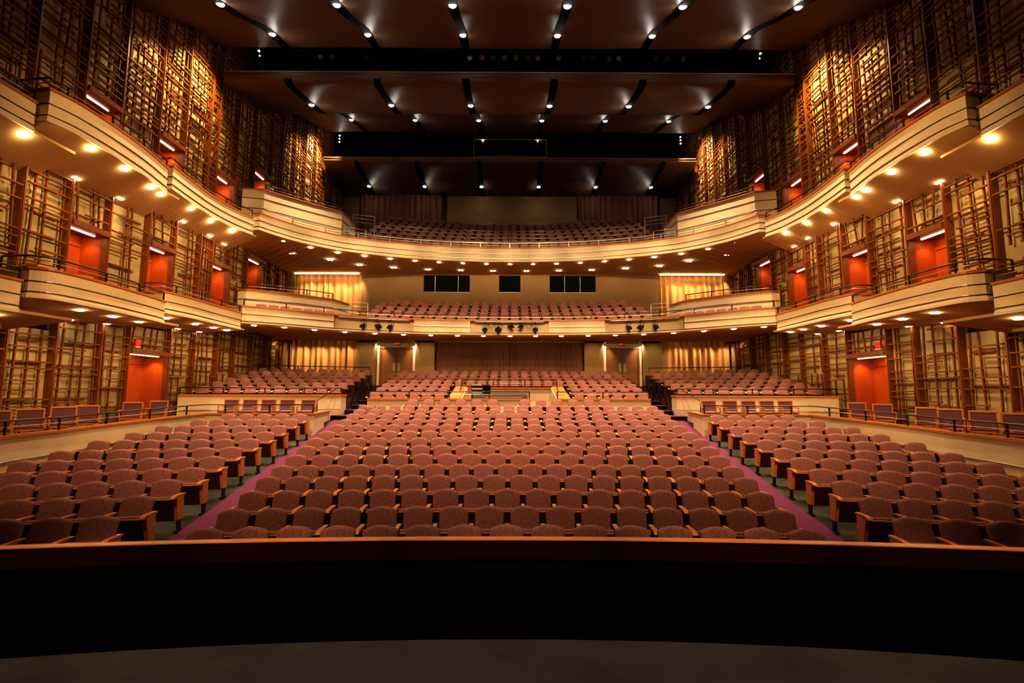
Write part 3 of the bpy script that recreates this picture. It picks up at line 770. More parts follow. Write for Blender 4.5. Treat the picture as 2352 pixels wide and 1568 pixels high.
# rear double doors in lit recesses
for s, sd in SIDES:
    doorn += 1
    d = empty('door_%d' % doorn, (-6.5 * s, Y + 0.45, 3.04), None, None, None, 'structure')
    d['label'] = 'brown double doors in a lit recess at the %s rear of the hall' % sd
    for a, b in ((-7.42, -6.55), (-6.53, -5.66)):
        m_ = MB(s); m_.box(a, b, Y + 0.42, Y + 0.48, 3.05, 5.16); lf = m_.build('door_leaf', 'browndoor', d)
        c = b - 0.13 if a < -7 else a + 0.13
        m_ = MB(s); m_.box(c - 0.075, c + 0.075, Y + 0.405, Y + 0.42, 3.85, 4.35); m_.build('push_plate', 'plate', lf)
    m_ = MB(s); m_.box(-7.50, -7.42, Y + 0.38, Y + 0.5, 3.05, 5.24); m_.box(-5.66, -5.58, Y + 0.38, Y + 0.5, 3.05, 5.24); m_.box(-7.5, -5.58, Y + 0.38, Y + 0.5, 5.16, 5.24); m_.build('door_frame', 'post', d)
    m_ = MB(s); m_.box(-7.66, -7.5, Y + 0.30, Y + 0.61, 3.05, 5.7); m_.box(-5.58, -5.36, Y + 0.30, Y + 0.61, 3.05, 5.7); m_.box(-7.5, -5.58, Y + 0.40, Y + 0.61, 5.24, 5.7); m_.build('reveal', 'cream', d)
    exit_sign((-6.5 * s, Y + 0.36, 5.36), 0, 'dark red EXIT sign above the %s rear double doors' % sd)
    for x in (-7.5, -5.5): spot((x * s, Y - 0.15, 5.58), (x * s, Y + 0.5, 4.5), 110, 75, (1, 0.76, 0.42), 0.8, 0.03)

# curtains
def curtain(x0, x1, y, z0, z1, m, label, group, per=0.36, amp=0.16, seed=1):
    rnd = random.Random(seed); m_ = MB(); n = max(24, int((x1 - x0) / 0.035)); ph = 0; prev = None
    cols = []
    for i in range(n + 1):
        x = x0 + (x1 - x0) * i / n
        ph += 2 * PI / per * (x1 - x0) / n * (0.75 + 0.5 * math.sin(x * 2.3 + seed) ** 2)
        a = amp * (0.65 + 0.35 * math.sin(x * 1.7 + seed * 2))
        cols.append([m_.vert(x, y + a * math.sin(ph) * (0.55 + 0.45 * t), z1 + (z0 - z1) * t) for t in (0, 0.12, 0.5, 1)])
    for a, b in zip(cols, cols[1:]):
        for k in range(3): m_.face([a[k], a[k + 1], b[k + 1], b[k]], 0, True)
    o = m_.build('curtain', m); tag(o, label, 'curtain', group); return o
for s, sd in SIDES:
    x0, x1 = sorted((-12.66 * s, -8.82 * s)); xc = (x0 + x1) / 2
    curtain(x0, x1, Y + 0.2, 3.0, 5.62, 'curtain', 'gold lit pleated curtain at the %s rear of the orchestra level' % sd, 'gold curtains', seed=1 + (s > 0))
    x0, x1 = sorted((-12.42 * s, -8.62 * s))
    curtain(x0, x1, Y + 0.2, 5.6, 9.5, 'curtain', 'tall gold lit pleated curtain at the %s rear of the lower balcony' % sd, 'gold curtains', seed=3 + (s > 0))
    x0, x1 = sorted((-10.8 * s, -4.95 * s))
    curtain(x0, x1, 33.6, 13.5, 17.6, 'dcurtain', 'dim brown pleated curtain on the %s at the back of the upper balcony' % sd, 'brown curtains', seed=5 + (s > 0), per=0.42)
    x0, x1 = sorted((-4.25 * s, -0.02 * s))
    curtain(x0, x1, Y + 0.25, 3.0, 5.66, 'dcurtain', 'dark brown pleated curtain, %s half, between the rear double doors' % sd, 'brown curtains', seed=7 + (s > 0), per=0.30, amp=0.06)
    m_ = MB(s); m_.box(-12.4, -8.7, Y - 0.25, Y - 0.1, 9.44, 9.47); o = m_.build('cove_light', 'cove'); tag(o, 'glowing cove light strip above the tall gold curtain on the %s' % sd, 'light strip', 'curtain cove lights')
    for x in (-12.1, -11.2, -10.4, -9.5): spot((x * s + 0.75, Y - 0.45, 5.5), (x * s - 0.2, Y + 0.25, 4.0), 80, 80, (1, 0.66, 0.3), 0.7, 0.05)
    for x in (-11.9, -11.0, -10.1, -9.2): spot((x * s + 0.75, Y - 0.5, 9.4), (x * s - 0.2, Y + 0.25, 7.3), 150, 78, (1, 0.66, 0.3), 0.7, 0.05)
# upper rear wall
m_ = MB(); m_.box(-12.6, 12.6, 34.0, 34.25, 13.0, 23.0); struct(m_, 'wall_back', 'tan')
m_ = MB(); m_.box(-4.6, 4.9, 33.75, 33.95, 13.5, 17.1); struct(m_, 'trim_rear', 'tan')

# ------------------------------------------------------------------ raised side terraces of the two balconies
for s, sd in SIDES:
    for pts, z0, z1, nm, ln in (([(-12.08, 21.0), (-11.65, 20.9), (-10.38, 21.55), (-8.66, 23.05), (-8.3, 24.6)], 5.6, 7.2, 'lower', (0.28, 0.62)),
                                ([(-12.08, 20.85), (-11.18, 21.04), (-9.99, 22.35), (-8.58, 23.7), (-8.5, 25.6)], 9.75, 11.85, 'upper', (0.22, 0.44, 0.70))):
        pth = [pts[0]] + smooth(pts[1:-1], 5) + [pts[-1]]
        front(pth, z1, z0, 'cream curved parapet of the raised %s side terrace on the %s' % (nm, sd), 'raised terrace parapets', s, 'parapet', 'terrace_parapet', ln)
        railing(mir([(x, y + 0.08, z1) for x, y in pth[1:-1]], s), 'thin railing on the raised %s side terrace on the %s' % (nm, sd), 'railing', 'terrace railings', (0.26, 0.14))
        m_ = MB(s); poly = [(x, y + 0.05) for x, y in pth] + [(-8.5, 27.3), (-12.4 if nm == 'upper' else -12.6, 27.3)]
        m_.slab(poly, z1 - 1.3, z1 - 0.72); struct(m_, 'floor', 'riser')

# guard rails at the upper balcony aisles and rows
for s, sd in SIDES:
    pts = mir([(-8.45, 23.75, 10.0), (-7.5, 24.25, 10.0)], s)
    railing(pts, 'bright steel guard rail of four bars at the %s end of the upper balcony' % sd, 'guard rail', 'balcony guard rails', (1.05, 0.9, 0.75, 0.6), 0.95, 'guard_rail', ('steel', 'steel'), (0.018, 0.014))
    pts = mir([(-8.45, 25.0, 11.2), (-7.4, 25.4, 11.2)], s)
    railing(pts, 'steel guard rail of three bars beside the %s upper balcony aisle' % sd, 'guard rail', 'balcony guard rails', (1.0, 0.8, 0.6), 1.0, 'guard_rail', ('steel', 'steel'), (0.018, 0.014))
    pts = mir([(-7.7, 22.85, 6.25), (-6.95, 23.2, 6.25)], s)
    railing(pts, 'steel guard rail of three bars at the %s aisle of the lower balcony' % sd, 'guard rail', 'balcony guard rails', (0.75, 0.55, 0.35), 0.8, 'guard_rail', ('steel', 'steel'), (0.016, 0.012))
for k, (yy, zz) in enumerate(((26.7, 11.12), (27.65, 11.66), (28.6, 12.2), (29.55, 12.75))):
    pts = [(x, yy - 0.1 - x * x / 54, zz - 0.45) for x in [-7.9 + 15.8 * i / 20 for i in range(21)]]
    railing(pts, 'long thin steel rail between the upper balcony rows, %s rail from the front' % ORD[k + 1], 'rail', 'upper balcony row rails', (0.5,), 2.6, 'row_rail', ('steel', 'steel'), (0.016, 0.01))

# ------------------------------------------------------------------ orchestra level boxes, parapets and booth
BW = [(-8.6, 6.3), (-9.2, 7.6), (-9.75, 8.6), (-10.35, 9.5), (-10.68, 10.5), (-10.85, 11.6), (-10.97, 12.8), (-10.95, 14.2), (-10.88, 15.7), (-10.72, 17.1)]
BWs = smooth(BW, 3)
def bz(y): return -0.17 + 0.17 * min(1, max(0, (y - 12.0) / 5.0))
def pz(x, y): return 1.33 + 0.024 * (min(y, 18.5) - 11)
for s, sd in SIDES:
    # platform
    m_ = MB(s); poly = [(x - 0.1, y) for x, y in BWs] + [(-7.1, 17.45), (-7.35, 20.1), (-7.35, 20.75), (-13.15, 18.6), (-13.15, 6.3)]
    m_.slab(poly[::-1], 0.5, pz); struct(m_, 'floor', 'riser')
    path = BWs + [(-6.95, 17.32), (-7.42, 20.0)]
    w = empty('box_wall', (-9.5 * s, 13.0, 0.2), 'long low cream wall with wooden cap in front of the %s orchestra boxes' % sd, 'low wall', 'orchestra box walls')
    zo = [bz(y) for x, y in path]
    m_ = MB(s); m_.loft(path, [(0, 1.87), (0, 0.0), (-0.14, 0.0), (-0.14, 1.87)], zo=zo); m_.build('wall_panel', 'cream', w)
    m_ = MB(s); m_.loft(path, [(0.05, 1.86), (0.05, 1.92), (-0.2, 1.92), (-0.2, 1.86)], zo=zo); m_.build('wood_cap', 'capwood', w)
    m_ = MB(s)
    m_.tube([(p[0] + 0.02, p[1], 1.40 + 1.2 * bz(p[1])) for p in BWs], 0.016, 6); m_.build('trim_line', 'steel', w)
    railing(mir([(x - 0.07, y + 0.05, 1.92 + bz(y)) for x, y in BWs] + [(-7.05, 17.42, 1.92)], s), 'dark railing with a steel wire along the %s orchestra box wall' % sd, 'railing', 'orchestra box railings', (0.30, 0.17), 1.5)
    # parapet behind the boxes
    pp = [(-12.78, 18.65), (-10.0, 19.6), (-7.17, 20.6), (-7.17, 21.25)]
    w = empty('parapet', (-10 * s, 19.6, 1.45), 'cream parapet with wooden cap in front of the %s rear seats' % sd, 'low wall', 'rear parapets')
    m_ = MB(s); m_.loft(pp, [(0, 2.52), (0, 1.45), (-0.12, 1.45), (-0.12, 2.52)]); m_.build('wall_panel', 'cream', w)
    m_ = MB(s); m_.loft(pp, [(0.04, 2.50), (0.04, 2.57), (-0.18, 2.57), (-0.18, 2.50)]); m_.build('wood_cap', 'wood', w)
    m_ = MB(s); m_.tube([(x + 0.02, y - 0.04, 1.95) for x, y in pp[:3]], 0.018, 6); m_.build('trim_line', 'steel', w)
    railing(mir([(x, y + 0.08, 2.57) for x, y in pp[:3]], s), 'dark and steel railing on the parapet of the %s rear seats' % sd, 'railing', 'rear parapet railings', (0.27, 0.15), 1.5)
    railing(mir([(-12.8, 24.6, 3.1), (-7.7, 26.4, 3.1)], s), 'dark rail behind the last row of the %s rear seats' % sd, 'railing', 'rear row rails', (0.92, 0.7), 2.0)
    # sloping handrail beside the stairs
    m_ = MB(s); m_.tube([(-7.5, 18.9, 1.9), (-7.5, 18.9, 2.36), (-7.3, 20.6, 2.86)], 0.022, 6); o = m_.build('handrail', 'rail'); tag(o, 'dark sloping handrail beside the %s aisle steps' % sd, 'handrail', 'stair handrails')
    # aisle posts of the rear seats
    for k in range(5):
        m_ = MB(s); m_.box(-7.38, -7.32, 21.6 + 0.93 * k, 21.85 + 0.93 * k, 2.05 + 0.19 * k, 2.75 + 0.19 * k, 0); m_.box(-7.39, -7.31, 21.58 + 0.93 * k, 21.87 + 0.93 * k, 2.75 + 0.19 * k, 2.79 + 0.19 * k, 1)
        o = m_.build('aisle_post', ['maroon', 'rail']); tag(o, 'dark wooden aisle end post by the %s steps, %s up the steps' % (sd, ORD[k + 1]), 'post', 'aisle posts on the outer side')
    for k in range(6):
        m_ = MB(s); y0 = 20.75 + 0.95 * k; m_.box(-6.14, -6.08, y0, y0 + 0.22, 1.83 + 0.192 * k, 2.55 + 0.192 * k, 0); m_.box(-6.15, -6.07, y0 - 0.02, y0 + 0.24, 2.55 + 0.192 * k, 2.59 + 0.192 * k, 1)
        o = m_.build('aisle_post', ['maroon', 'rail']); tag(o, 'dark aisle end post of the rear centre rows, %s side, %s from the front' % (sd, ORD[k + 1]), 'post', 'aisle posts on the centre side')

# centre rear parapet, and the sound booth behind it
for a, b, sd in ((-5.95, 0.9, 'left'), (1.98, 5.95, 'right')):
    w = empty('parapet', ((a + b) / 2, 20.3, 1.5), 'cream parapet with wooden cap in front of the rear centre seats, %s piece' % sd, 'low wall', 'rear parapets')
    m_ = MB(); m_.box(a, b, 20.25, 20.36, 1.3, 2.36); m_.build('wall_panel', 'cream', w)
    m_ = MB(); m_.box(a, b, 20.20, 20.42, 2.35, 2.42); m_.build('wood_cap', 'wood', w)
    railing([(a + 0.05, 20.33, 2.42), (b - 0.05, 20.33, 2.42)], 'dark and steel railing on the rear centre parapet, %s piece' % sd, 'railing', 'rear parapet railings', (0.28, 0.16), 1.7)
booth = empty('sound_booth', (0, 21.9, 1.5), 'sunken sound booth in the middle of the rear seats, cream walls with sloping wooden caps', 'sound booth')
m_ = MB(); m_.box(-2.55, 2.55, 23.4, 23.52, 1.4, 2.84); m_.build('back_wall', 'cream', booth)
m_ = MB(); m_.box(-2.55, 2.55, 23.3, 23.6, 2.84, 2.92); m_.build('back_cap', 'capwood', booth)
for s in (1, -1):
    m_ = MB(s); m_.prism_yz([(20.37, 1.4), (23.4, 1.4), (23.4, 2.9), (20.37, 2.36)], -2.46, -2.02); m_.build('side_wall', 'cream', booth)
    m_ = MB(s); m_.prism_yz([(20.37, 2.36), (23.42, 2.9), (23.42, 2.96), (20.37, 2.42)], -2.60, -2.06); m_.build('side_cap', 'wood', booth)
m_ = MB(); m_.box(-2.55, 2.55, 20.36, 23.4, 1.3, 1.55); m_.build('booth_floor', 'riser', booth)
railing([(-2.3, 23.45, 2.92), (2.3, 23.45, 2.92)], 'dark railing across the back wall of the sound booth', 'railing', None, (0.36, 0.2), 1.5)
for s, sd in SIDES:
    m_ = MB(s); m_.tube([(-2.3, 23.4, 3.28), (-2.12, 21.0, 2.75), (-2.1, 20.5, 2.70)], 0.022, 6); o = m_.build('handrail', 'rail'); tag(o, 'dark handrail sloping down the %s side of the sound booth' % sd, 'handrail', 'sound booth handrails')
# desk equipment
e = empty('mixing_console', (-0.2, 20.9, 2.2), 'long black mixing console behind the parapet in the sound booth', 'mixing console')
m_ = MB(); m_.prism_yz([(20.5, 2.30), (21.2, 2.30), (21.25, 2.60), (21.1, 2.62), (20.5, 2.44)], -1.55, 0.8); m_.build('console_body', 'blackmetal', e)
m_ = MB(); m_.box(-1.0, 0.55, 20.46, 20.52, 2.445, 2.47); m_.build('front_edge', 'grey', e)
m_ = MB(); m_.box(-1.6, 0.85, 20.55, 21.2, 1.55, 2.3); m_.build('console_stand', 'black', e)
e = empty('equipment_rack', (-1.5, 22.0, 1.55), 'grey and black stacked equipment rack at the left of the sound booth', 'equipment rack')
m_ = MB(); m_.box(-1.72, -1.22, 21.8, 22.3, 1.55, 3.05); m_.build('rack_case', 'blackmetal', e)
for z in (2.62, 2.80, 2.98):
    m_ = MB(); m_.box(-1.70, -1.24, 21.77, 21.8, z, z + 0.07); m_.build('rack_unit', 'grey', e)
m_ = MB(); m_.lathe((-1.03, 22.0, 1.55), [(0.16, 0), (0.03, 0.05), (0.03, 0.9)], 8); m_.lathe((-1.03, 22.0, 2.45), [(0.17, 0), (0.18, 0.06)], 10); m_.box(-1.2, -0.86, 22.14, 22.19, 2.6, 3.0)
o = m_.build('operator_stool', 'black'); tag(o, 'black operator stool beside the rack in the sound booth', 'stool')
# cloth draped over the aisle seat of the last centre row
m_ = MB(); rnd = random.Random(4); g = []
for j in range(7):
    g.append([m_.vert(-5.62 + 0.7 * i / 9, 18.45 + 0.24 * j / 6 - 0.42 + rnd.uniform(-0.025, 0.025), 1.30 + 0.94 - abs(j - 3.5) * 0.075 - 0.10 * (i / 9) + rnd.uniform(-0.03, 0.03)) for i in range(10)])
for j in range(6):
    for i in range(9): m_.face([g[j][i], g[j][i + 1], g[j + 1][i + 1], g[j + 1][i]], 0, True)
o = m_.build('draped_cloth', 'coat'); tag(o, 'crumpled plum cloth draped over the left aisle seat of the last centre row', 'cloth')

# ---- loose chairs in the boxes
def box_chair(x, y, z, rot, label, group):
    r = empty('box_chair', (x, y, z), label, 'chair', group); r.rotation_euler = (0, 0, rot)
    for p, me in BC.items():
        for me_ in me:
            o = bpy.data.objects.new(p, me_); col.objects.link(o); o.parent = r
    return r
def bc():
    d = {}
    def mk(fn, name, m): b = MB(); fn(b); return b.mesh(name, m, (0, 0, 0))
    d['backrest'] = [mk(lambda b: b.prism_yz([(0.17, 0.50), (0.235, 0.86), (0.27, 0.86), (0.215, 0.50)], -0.235, 0.235), 'backrest', 'boxfab')]
    d['top_rail'] = [mk(lambda b: b.prism_yz([(0.22, 0.86), (0.225, 0.905), (0.275, 0.905), (0.28, 0.86)], -0.265, 0.265), 'top_rail', 'wood')]
    d['back_post'] = [mk(lambda b, x=x: b.prism_yz([(0.19, 0.40), (0.235, 0.88), (0.275, 0.88), (0.235, 0.40)], x - 0.018, x + 0.018), 'back_post', 'wood') for x in (-0.25, 0.25)]
    d['seat'] = [mk(lambda b: b.prism_yz([(-0.25, 0.42), (-0.255, 0.455), (-0.22, 0.475), (0.2, 0.455), (0.2, 0.42)], -0.24, 0.24), 'seat', 'boxfab')]
    d['seat_frame'] = [mk(lambda b: b.box(-0.25, 0.25, -0.24, 0.22, 0.365, 0.42), 'seat_frame', 'wood')]
    d['armrest'] = [mk(lambda b, x=x: (b.box(x - 0.025, x + 0.025, -0.22, 0.22, 0.62, 0.65), b.box(x - 0.018, x + 0.018, -0.21, -0.17, 0.40, 0.62)), 'armrest', 'wood') for x in (-0.275, 0.275)]
    d['leg'] = [mk(lambda b, x=x, y=y: b.box(x - 0.02, x + 0.02, y - 0.02, y + 0.02, 0, 0.40), 'leg', 'wood') for x in (-0.235, 0.235) for y in (-0.21, 0.21)]
    return d
BC = bc()
for s, sd in SIDES:
    for q, (x, y, a) in enumerate([(-11.85, 11.25, 48), (-11.85, 12.05, 46), (-11.85, 12.95, 44), (-11.85, 13.65, 42), (-12.1, 15.55, 30), (-12.05, 16.6, 24)]):
        box_chair(s * x, y, pz(x, y), R(a) * s, 'plum armchair in the %s orchestra box along the side wall, %s from the stage' % (sd, ORD[q + 1]), '%s box chairs along the wall' % sd)
    for q, x in enumerate([-10.45, -9.75, -9.05, -8.35, -7.55]):
        box_chair(s * x, 18.05, pz(x, 18.05), R(6) * s, 'plum armchair in the %s box row before the parapet, %s from the steps' % (sd, ORD[5 - q]), '%s box chairs in the row' % sd)
    for q, (x, y) in enumerate([(-11.45, 11.9), (-11.42, 12.75), (-11.45, 13.6), (-11.5, 14.35)]):
        box_chair(s * x, y, 4.93, R(70) * s, 'dark chair behind the lower %s near box front, %s from the stage' % (sd, ORD[q + 1]), '%s lower box chairs' % sd)

# ------------------------------------------------------------------ ceiling reflectors
def reflector(prof, label, W, slots, lights, nm, front_face=None, th=0.10):
    pr = smooth(prof, 5); r = empty('ceiling_reflector', (0, pr[len(pr) // 2][0], min(z for y, z in pr)), label, 'ceiling panel', 'ceiling reflectors')
    m_ = MB(); n = len(pr); top = [(y, z + th) for y, z in pr]
    a0 = [m_.vert(-W, y, z) for y, z in pr]; b0 = [m_.vert(W, y, z) for y, z in pr]; a1 = [m_.vert(-W, y, z) for y, z in top]; b1 = [m_.vert(W, y, z) for y, z in top]
    for i in range(n - 1):
        m_.face([a0[i], a0[i + 1], b0[i + 1], b0[i]], 0, True); m_.face([a1[i + 1], a1[i], b1[i], b1[i + 1]], 0, True)
        m_.face([a0[i + 1], a0[i], a1[i], a1[i + 1]]); m_.face([b0[i], b0[i + 1], b1[i + 1], b1[i]])
    m_.face([a0[0], b0[0], b1[0], a1[0]]); m_.face([b0[-1], a0[-1], a1[-1], b1[-1]]); m_.build('panel', 'ceil', r)
    m_ = MB(); m_.box(-W, W, pr[0][0] - 0.03, pr[0][0] + 0.0, pr[0][1] + th - 0.05, pr[0][1] + th); m_.build('front_edge', 'tan', r)  # paler strip paints in the light caught by the front edge
    for k, x in enumerate(slots):
        m_ = MB(); hw = 0.16
        va = [m_.vert(x - hw, y, z - 0.014) for y, z in pr]; vb = [m_.vert(x + hw, y, z - 0.014) for y, z in pr]
        vc = [m_.vert(x - hw, y, z + 0.02) for y, z in pr]; vd = [m_.vert(x + hw, y, z + 0.02) for y, z in pr]
        for i in range(n - 1):
            m_.face([va[i], va[i + 1], vb[i + 1], vb[i]]); m_.face([vc[i], va[i], va[i + 1], vc[i + 1]]); m_.face([vb[i], vd[i], vd[i + 1], vb[i + 1]])
        m_.build('slot', 'black', r)
        for q, yl in enumerate(lights):
            i = min(range(n), key=lambda i: abs(pr[i][0] - yl)); z = pr[i][1] - 0.014
            sd = 'left' if x < 0 else 'right'; o_ = ORD[{0: 3, 1: 2, 2: 1, 3: 1, 4: 2, 5: 3}[k]]
            dome('ceiling_light', (x, pr[i][0], z), 0.12, 'ceilamp', 'bright white ceiling downlight in the %s, %s row, %s %s of centre' % (nm, ('near', 'far')[q] if len(lights) > 1 else 'only', o_, sd), 'ceiling downlights')
            spot((x, pr[i][0], z - 0.15), (x, pr[i][0] + 0.6, 0), LAMPW[nm][q], 66, (1, 0.70, 0.42), 0.9, 0.10)
    return r
SL = [-9.3, -5.57, -1.85, 1.85, 5.57, 9.3]
LAMPW = {'front reflector': (2000, 4000), 'middle reflector': (2300,), 'rising reflector': (450,), 'rear reflector': (70,)}
reflector([(5.5, 11.6), (9.5, 12.9), (12.0, 14.0), (13.9, 14.93), (15.14, 15.49), (16.72, 16.33), (17.76, 16.7), (18.56, 16.9)], 'large dark curved wooden ceiling reflector nearest the stage, cut by the top of the picture', 12.0, SL, (14.2, 17.3), 'front reflector')
reflector([(18.84, 15.95), (18.86, 15.62), (19.32, 15.61), (20.6, 15.9), (21.98, 16.27), (22.6, 16.48)], 'dark curved wooden ceiling reflector in the middle, its lit-coloured front edge towards the stage', 12.0, SL, (21.2,), 'middle reflector')
reflector([(22.7, 16.72), (23.43, 17.12), (24.6, 17.75), (25.9, 18.29), (27.66, 18.88), (29.54, 19.46)], 'dark curved wooden ceiling reflector rising behind the middle one', 12.0, SL, (26.5,), 'rising reflector')
reflector([(29.5, 17.62), (29.54, 17.36), (30.6, 17.2), (32.71, 16.99), (33.9, 16.92)], 'dark curved wooden ceiling reflector at the rear above the upper balcony', 12.0, [-9.9, -6.0, -2.0, 2.0, 6.0, 9.9], (32.2,), 'rear reflector')
m_ = MB(); m_.box(-13, 13, -3, 34.3, 22.0, 22.3); struct(m_, 'ceiling', 'black')
m_ = MB(); m_.box(-12.4, 12.4, 21.5, 21.7, 16.4, 22.0); struct(m_, 'void_bulkhead', 'black')  # black sheet standing in for the dark void behind the catwalk
m_ = MB(); m_.box(-12.4, 12.4, 31.6, 31.8, 17.35, 22.0); struct(m_, 'void_bulkhead', 'black')
# projection window in the rear bulkhead
w = empty('window_4', (0, 31.55, 18.8), None, None, None, 'structure'); w['label'] = 'wide dark projection window with a thin pale frame high in the ceiling gap'
m_ = MB(); m_.box(-2.5, 2.5, 31.55, 31.6, 18.84, 20.06); m_.build('pane', 'glass', w)
m_ = MB()
for a in ((-2.54, 2.54, 20.04, 20.09), (-2.54, 2.54, 18.80, 18.85), (-2.54, -2.49, 18.8, 20.09), (2.49, 2.54, 18.8, 20.09)): m_.box(a[0], a[1], 31.5, 31.56, a[2], a[3])
m_.build('frame', 'grey', w)
for s, sd in SIDES:
    m_ = MB(s); m_.lathe((-1.9, 31.48, 19.93), [(0.015, -0.015), (0.045, 0.0), (0.04, 0.02)], 8); o = m_.build('small_spotlight', 'small'); tag(o, 'tiny light inside the %s top corner of the projection window' % sd, 'light', 'projection window lights')
# catwalk
cw = empty('catwalk', (0, 19.9, 16.2), 'dark lighting catwalk with thin rails in the black gap behind the front reflector', 'catwalk')
m_ = MB(); m_.box(-11.5, 11.5, 19.9, 20.9, 16.15, 16.25); m_.build('deck', 'black', cw)
for z in (16.7,):
    m_ = MB(); m_.tube([(-11.0, 19.9, z), (11.0, 19.9, z)], 0.03, 6); m_.build('top_rail', 'rail', cw)
for k in range(12):
    x = -11 + 2 * k; m_ = MB(); m_.tube([(x, 19.9, 16.2), (x, 19.9, 18.0)], 0.018, 6); m_.build('post', 'rail', cw)

# ---- stage lights
def stage_light(x, y, z, aim, label, group, lens='lens_grey', big=1.0, hang=0.32):
    r = empty('stage_light', (x, y, z), label, 'stage light', group)
    c = Vector((x, y, z - hang)); d = Vector(aim).normalized()
    m_ = MB(); m_.tube([(x - 0.13 * big, y, z - hang), (x - 0.13 * big, y, z - 0.08), (x + 0.13 * big, y, z - 0.08), (x + 0.13 * big, y, z - hang)], 0.012, 6); m_.box(x - 0.025, x + 0.025, y - 0.03, y + 0.03, z - 0.09, z + 0.03); m_.build('yoke', 'blackmetal', r)
    m_ = MB(); m_.lathe(c, [(0.05 * big, -0.20 * big), (0.085 * big, -0.12 * big), (0.09 * big, 0.08 * big), (0.115 * big, 0.16 * big)], 10, axis=d); m_.build('body', 'blackmetal', r)
    m_ = MB(); m_.lathe(c, [(0.10 * big, 0.165 * big), (0.09 * big, 0.172 * big)], 10, axis=d); m_.build('lens', lens, r)
    for a in range(4):
        m_ = MB(); u = d.cross(Vector((0, 0, 1))).normalized(); v = u.cross(d); e = (u, -u, v, -v)[a]
        p = c + d * 0.16 * big + e * 0.10 * big; q = c + d * 0.27 * big + e * 0.125 * big
        m_.bar(p, q, 0.11 * big if a > 1 else 0.008, 0.008 if a > 1 else 0.11 * big, up=(0, 0, 1)); m_.build('barn_door', 'blackmetal', r)
    return r
def yfront(x):
    return min(midp, key=lambda p: abs(p[0] - x))[1] - 0.02
for s, sd in SIDES:
    for q, (x, ax) in enumerate(((-6.95, 0.1), (-6.35, 0.75), (-5.75, 0.0))):
        stage_light(x * s, yfront(x) , 6.14, (ax * s, -1, -0.35), 'black stage light in the %s bay of the lower balcony front, %s from centre' % (sd, ORD[3 - q]), 'balcony front stage lights')
for q, (x, bg, ax) in enumerate(((-1.22, 1.0, 0), (-0.55, 1.25, 0), (0.02, 0.9, 0.5), (0.6, 0.85, -0.4), (1.28, 1.0, 0))):
    stage_light(x, yfront(0), 6.14, (ax, -1, -0.25), 'black stage light in the middle bay of the lower balcony front, %s from left' % ORD[q + 1], 'balcony front stage lights', big=bg, hang=0.34 if q in (0, 1, 4) else 0.2)
m_ = MB()
for x0, x1 in ((-1.1, -0.75), (-0.5, 0.2), (0.1, 0.6), (0.75, 1.15)):
    m_.tube([(x0 + (x1 - x0) * t / 8, yfront(0) + 0.03, 6.15 - 0.28 * math.sin(PI * t / 8)) for t in range(9)], 0.010, 5)
o = m_.build('hanging_cables', 'blackmetal'); tag(o, 'loops of black cable hanging between the middle balcony stage lights', 'cable', None, 'stuff')
cats = [(-8.2, 0), (-7.7, 0), (-6.2, 0), (-1.75, 0), (-1.2, 2), (-0.75, 0), (-0.25, 1), (0.25, 1), (0.75, 0), (1.2, 2), (2.1, 0), (3.2, 0), (3.6, 0), (4.3, 0), (4.7, 0), (6.3, 0), (6.8, 0), (7.5, 0)]
m_ = MB(); m_.tube([(-9.5, 19.5, 17.49), (9.5, 19.5, 17.49)], 0.025, 8)
for x in (-9, -5, 0, 5, 9): m_.tube([(x, 19.5, 17.49), (x, 19.5, 22.0)], 0.012, 5)
o = m_.build('lighting_pipe', 'blackmetal'); tag(o, 'black lighting pipe in the ceiling gap carrying a row of dim stage lights', 'pipe')
for q, (x, c) in enumerate(cats):
    stage_light(x, 19.5, 17.45, (0, -1, -0.5), 'dim black stage light in the ceiling gap above the catwalk, %s from the left' % ORD[q + 1], 'catwalk stage lights', ('lens_grey', 'lens_yellow', 'lens_red')[c], 1.15, 0.3)
for s, sd in SIDES:
    m_ = MB(s)
    m_.lathe((-10.85, 19.3, 17.3), [(0.02, -0.02), (0.045, 0.0), (0.03, 0.03)], 8); m_.lathe((-10.8, 19.3, 17.08), [(0.01, -0.02), (0.03, 0.0), (0.02, 0.02)], 8); m_.tube([(-10.85, 19.36, 17.0), (-10.85, 19.36, 18.2)], 0.02, 6, 1)
    o = m_.build('spotlight_cluster', ['ceilamp', 'blackmetal']); tag(o, 'small bright spotlight cluster in the ceiling gap on the %s above the catwalk' % sd, 'spotlight', 'ceiling gap spotlights')
    m_ = MB(s)
    for k in range(3): m_.lathe((-11.2, 29.9, 18.95 + 0.22 * k), [(0.02, -0.03), (0.045, 0.0), (0.03, 0.03)], 8)
    m_.tube([(-11.2, 29.98, 18.7), (-11.2, 29.98, 20.5)], 0.02, 6, 1)
    o = m_.build('spotlight_cluster', ['ceilamp', 'blackmetal']); tag(o, 'column of three tiny white spotlights in the rear ceiling gap on the %s' % sd, 'spotlight', 'ceiling gap spotlights')

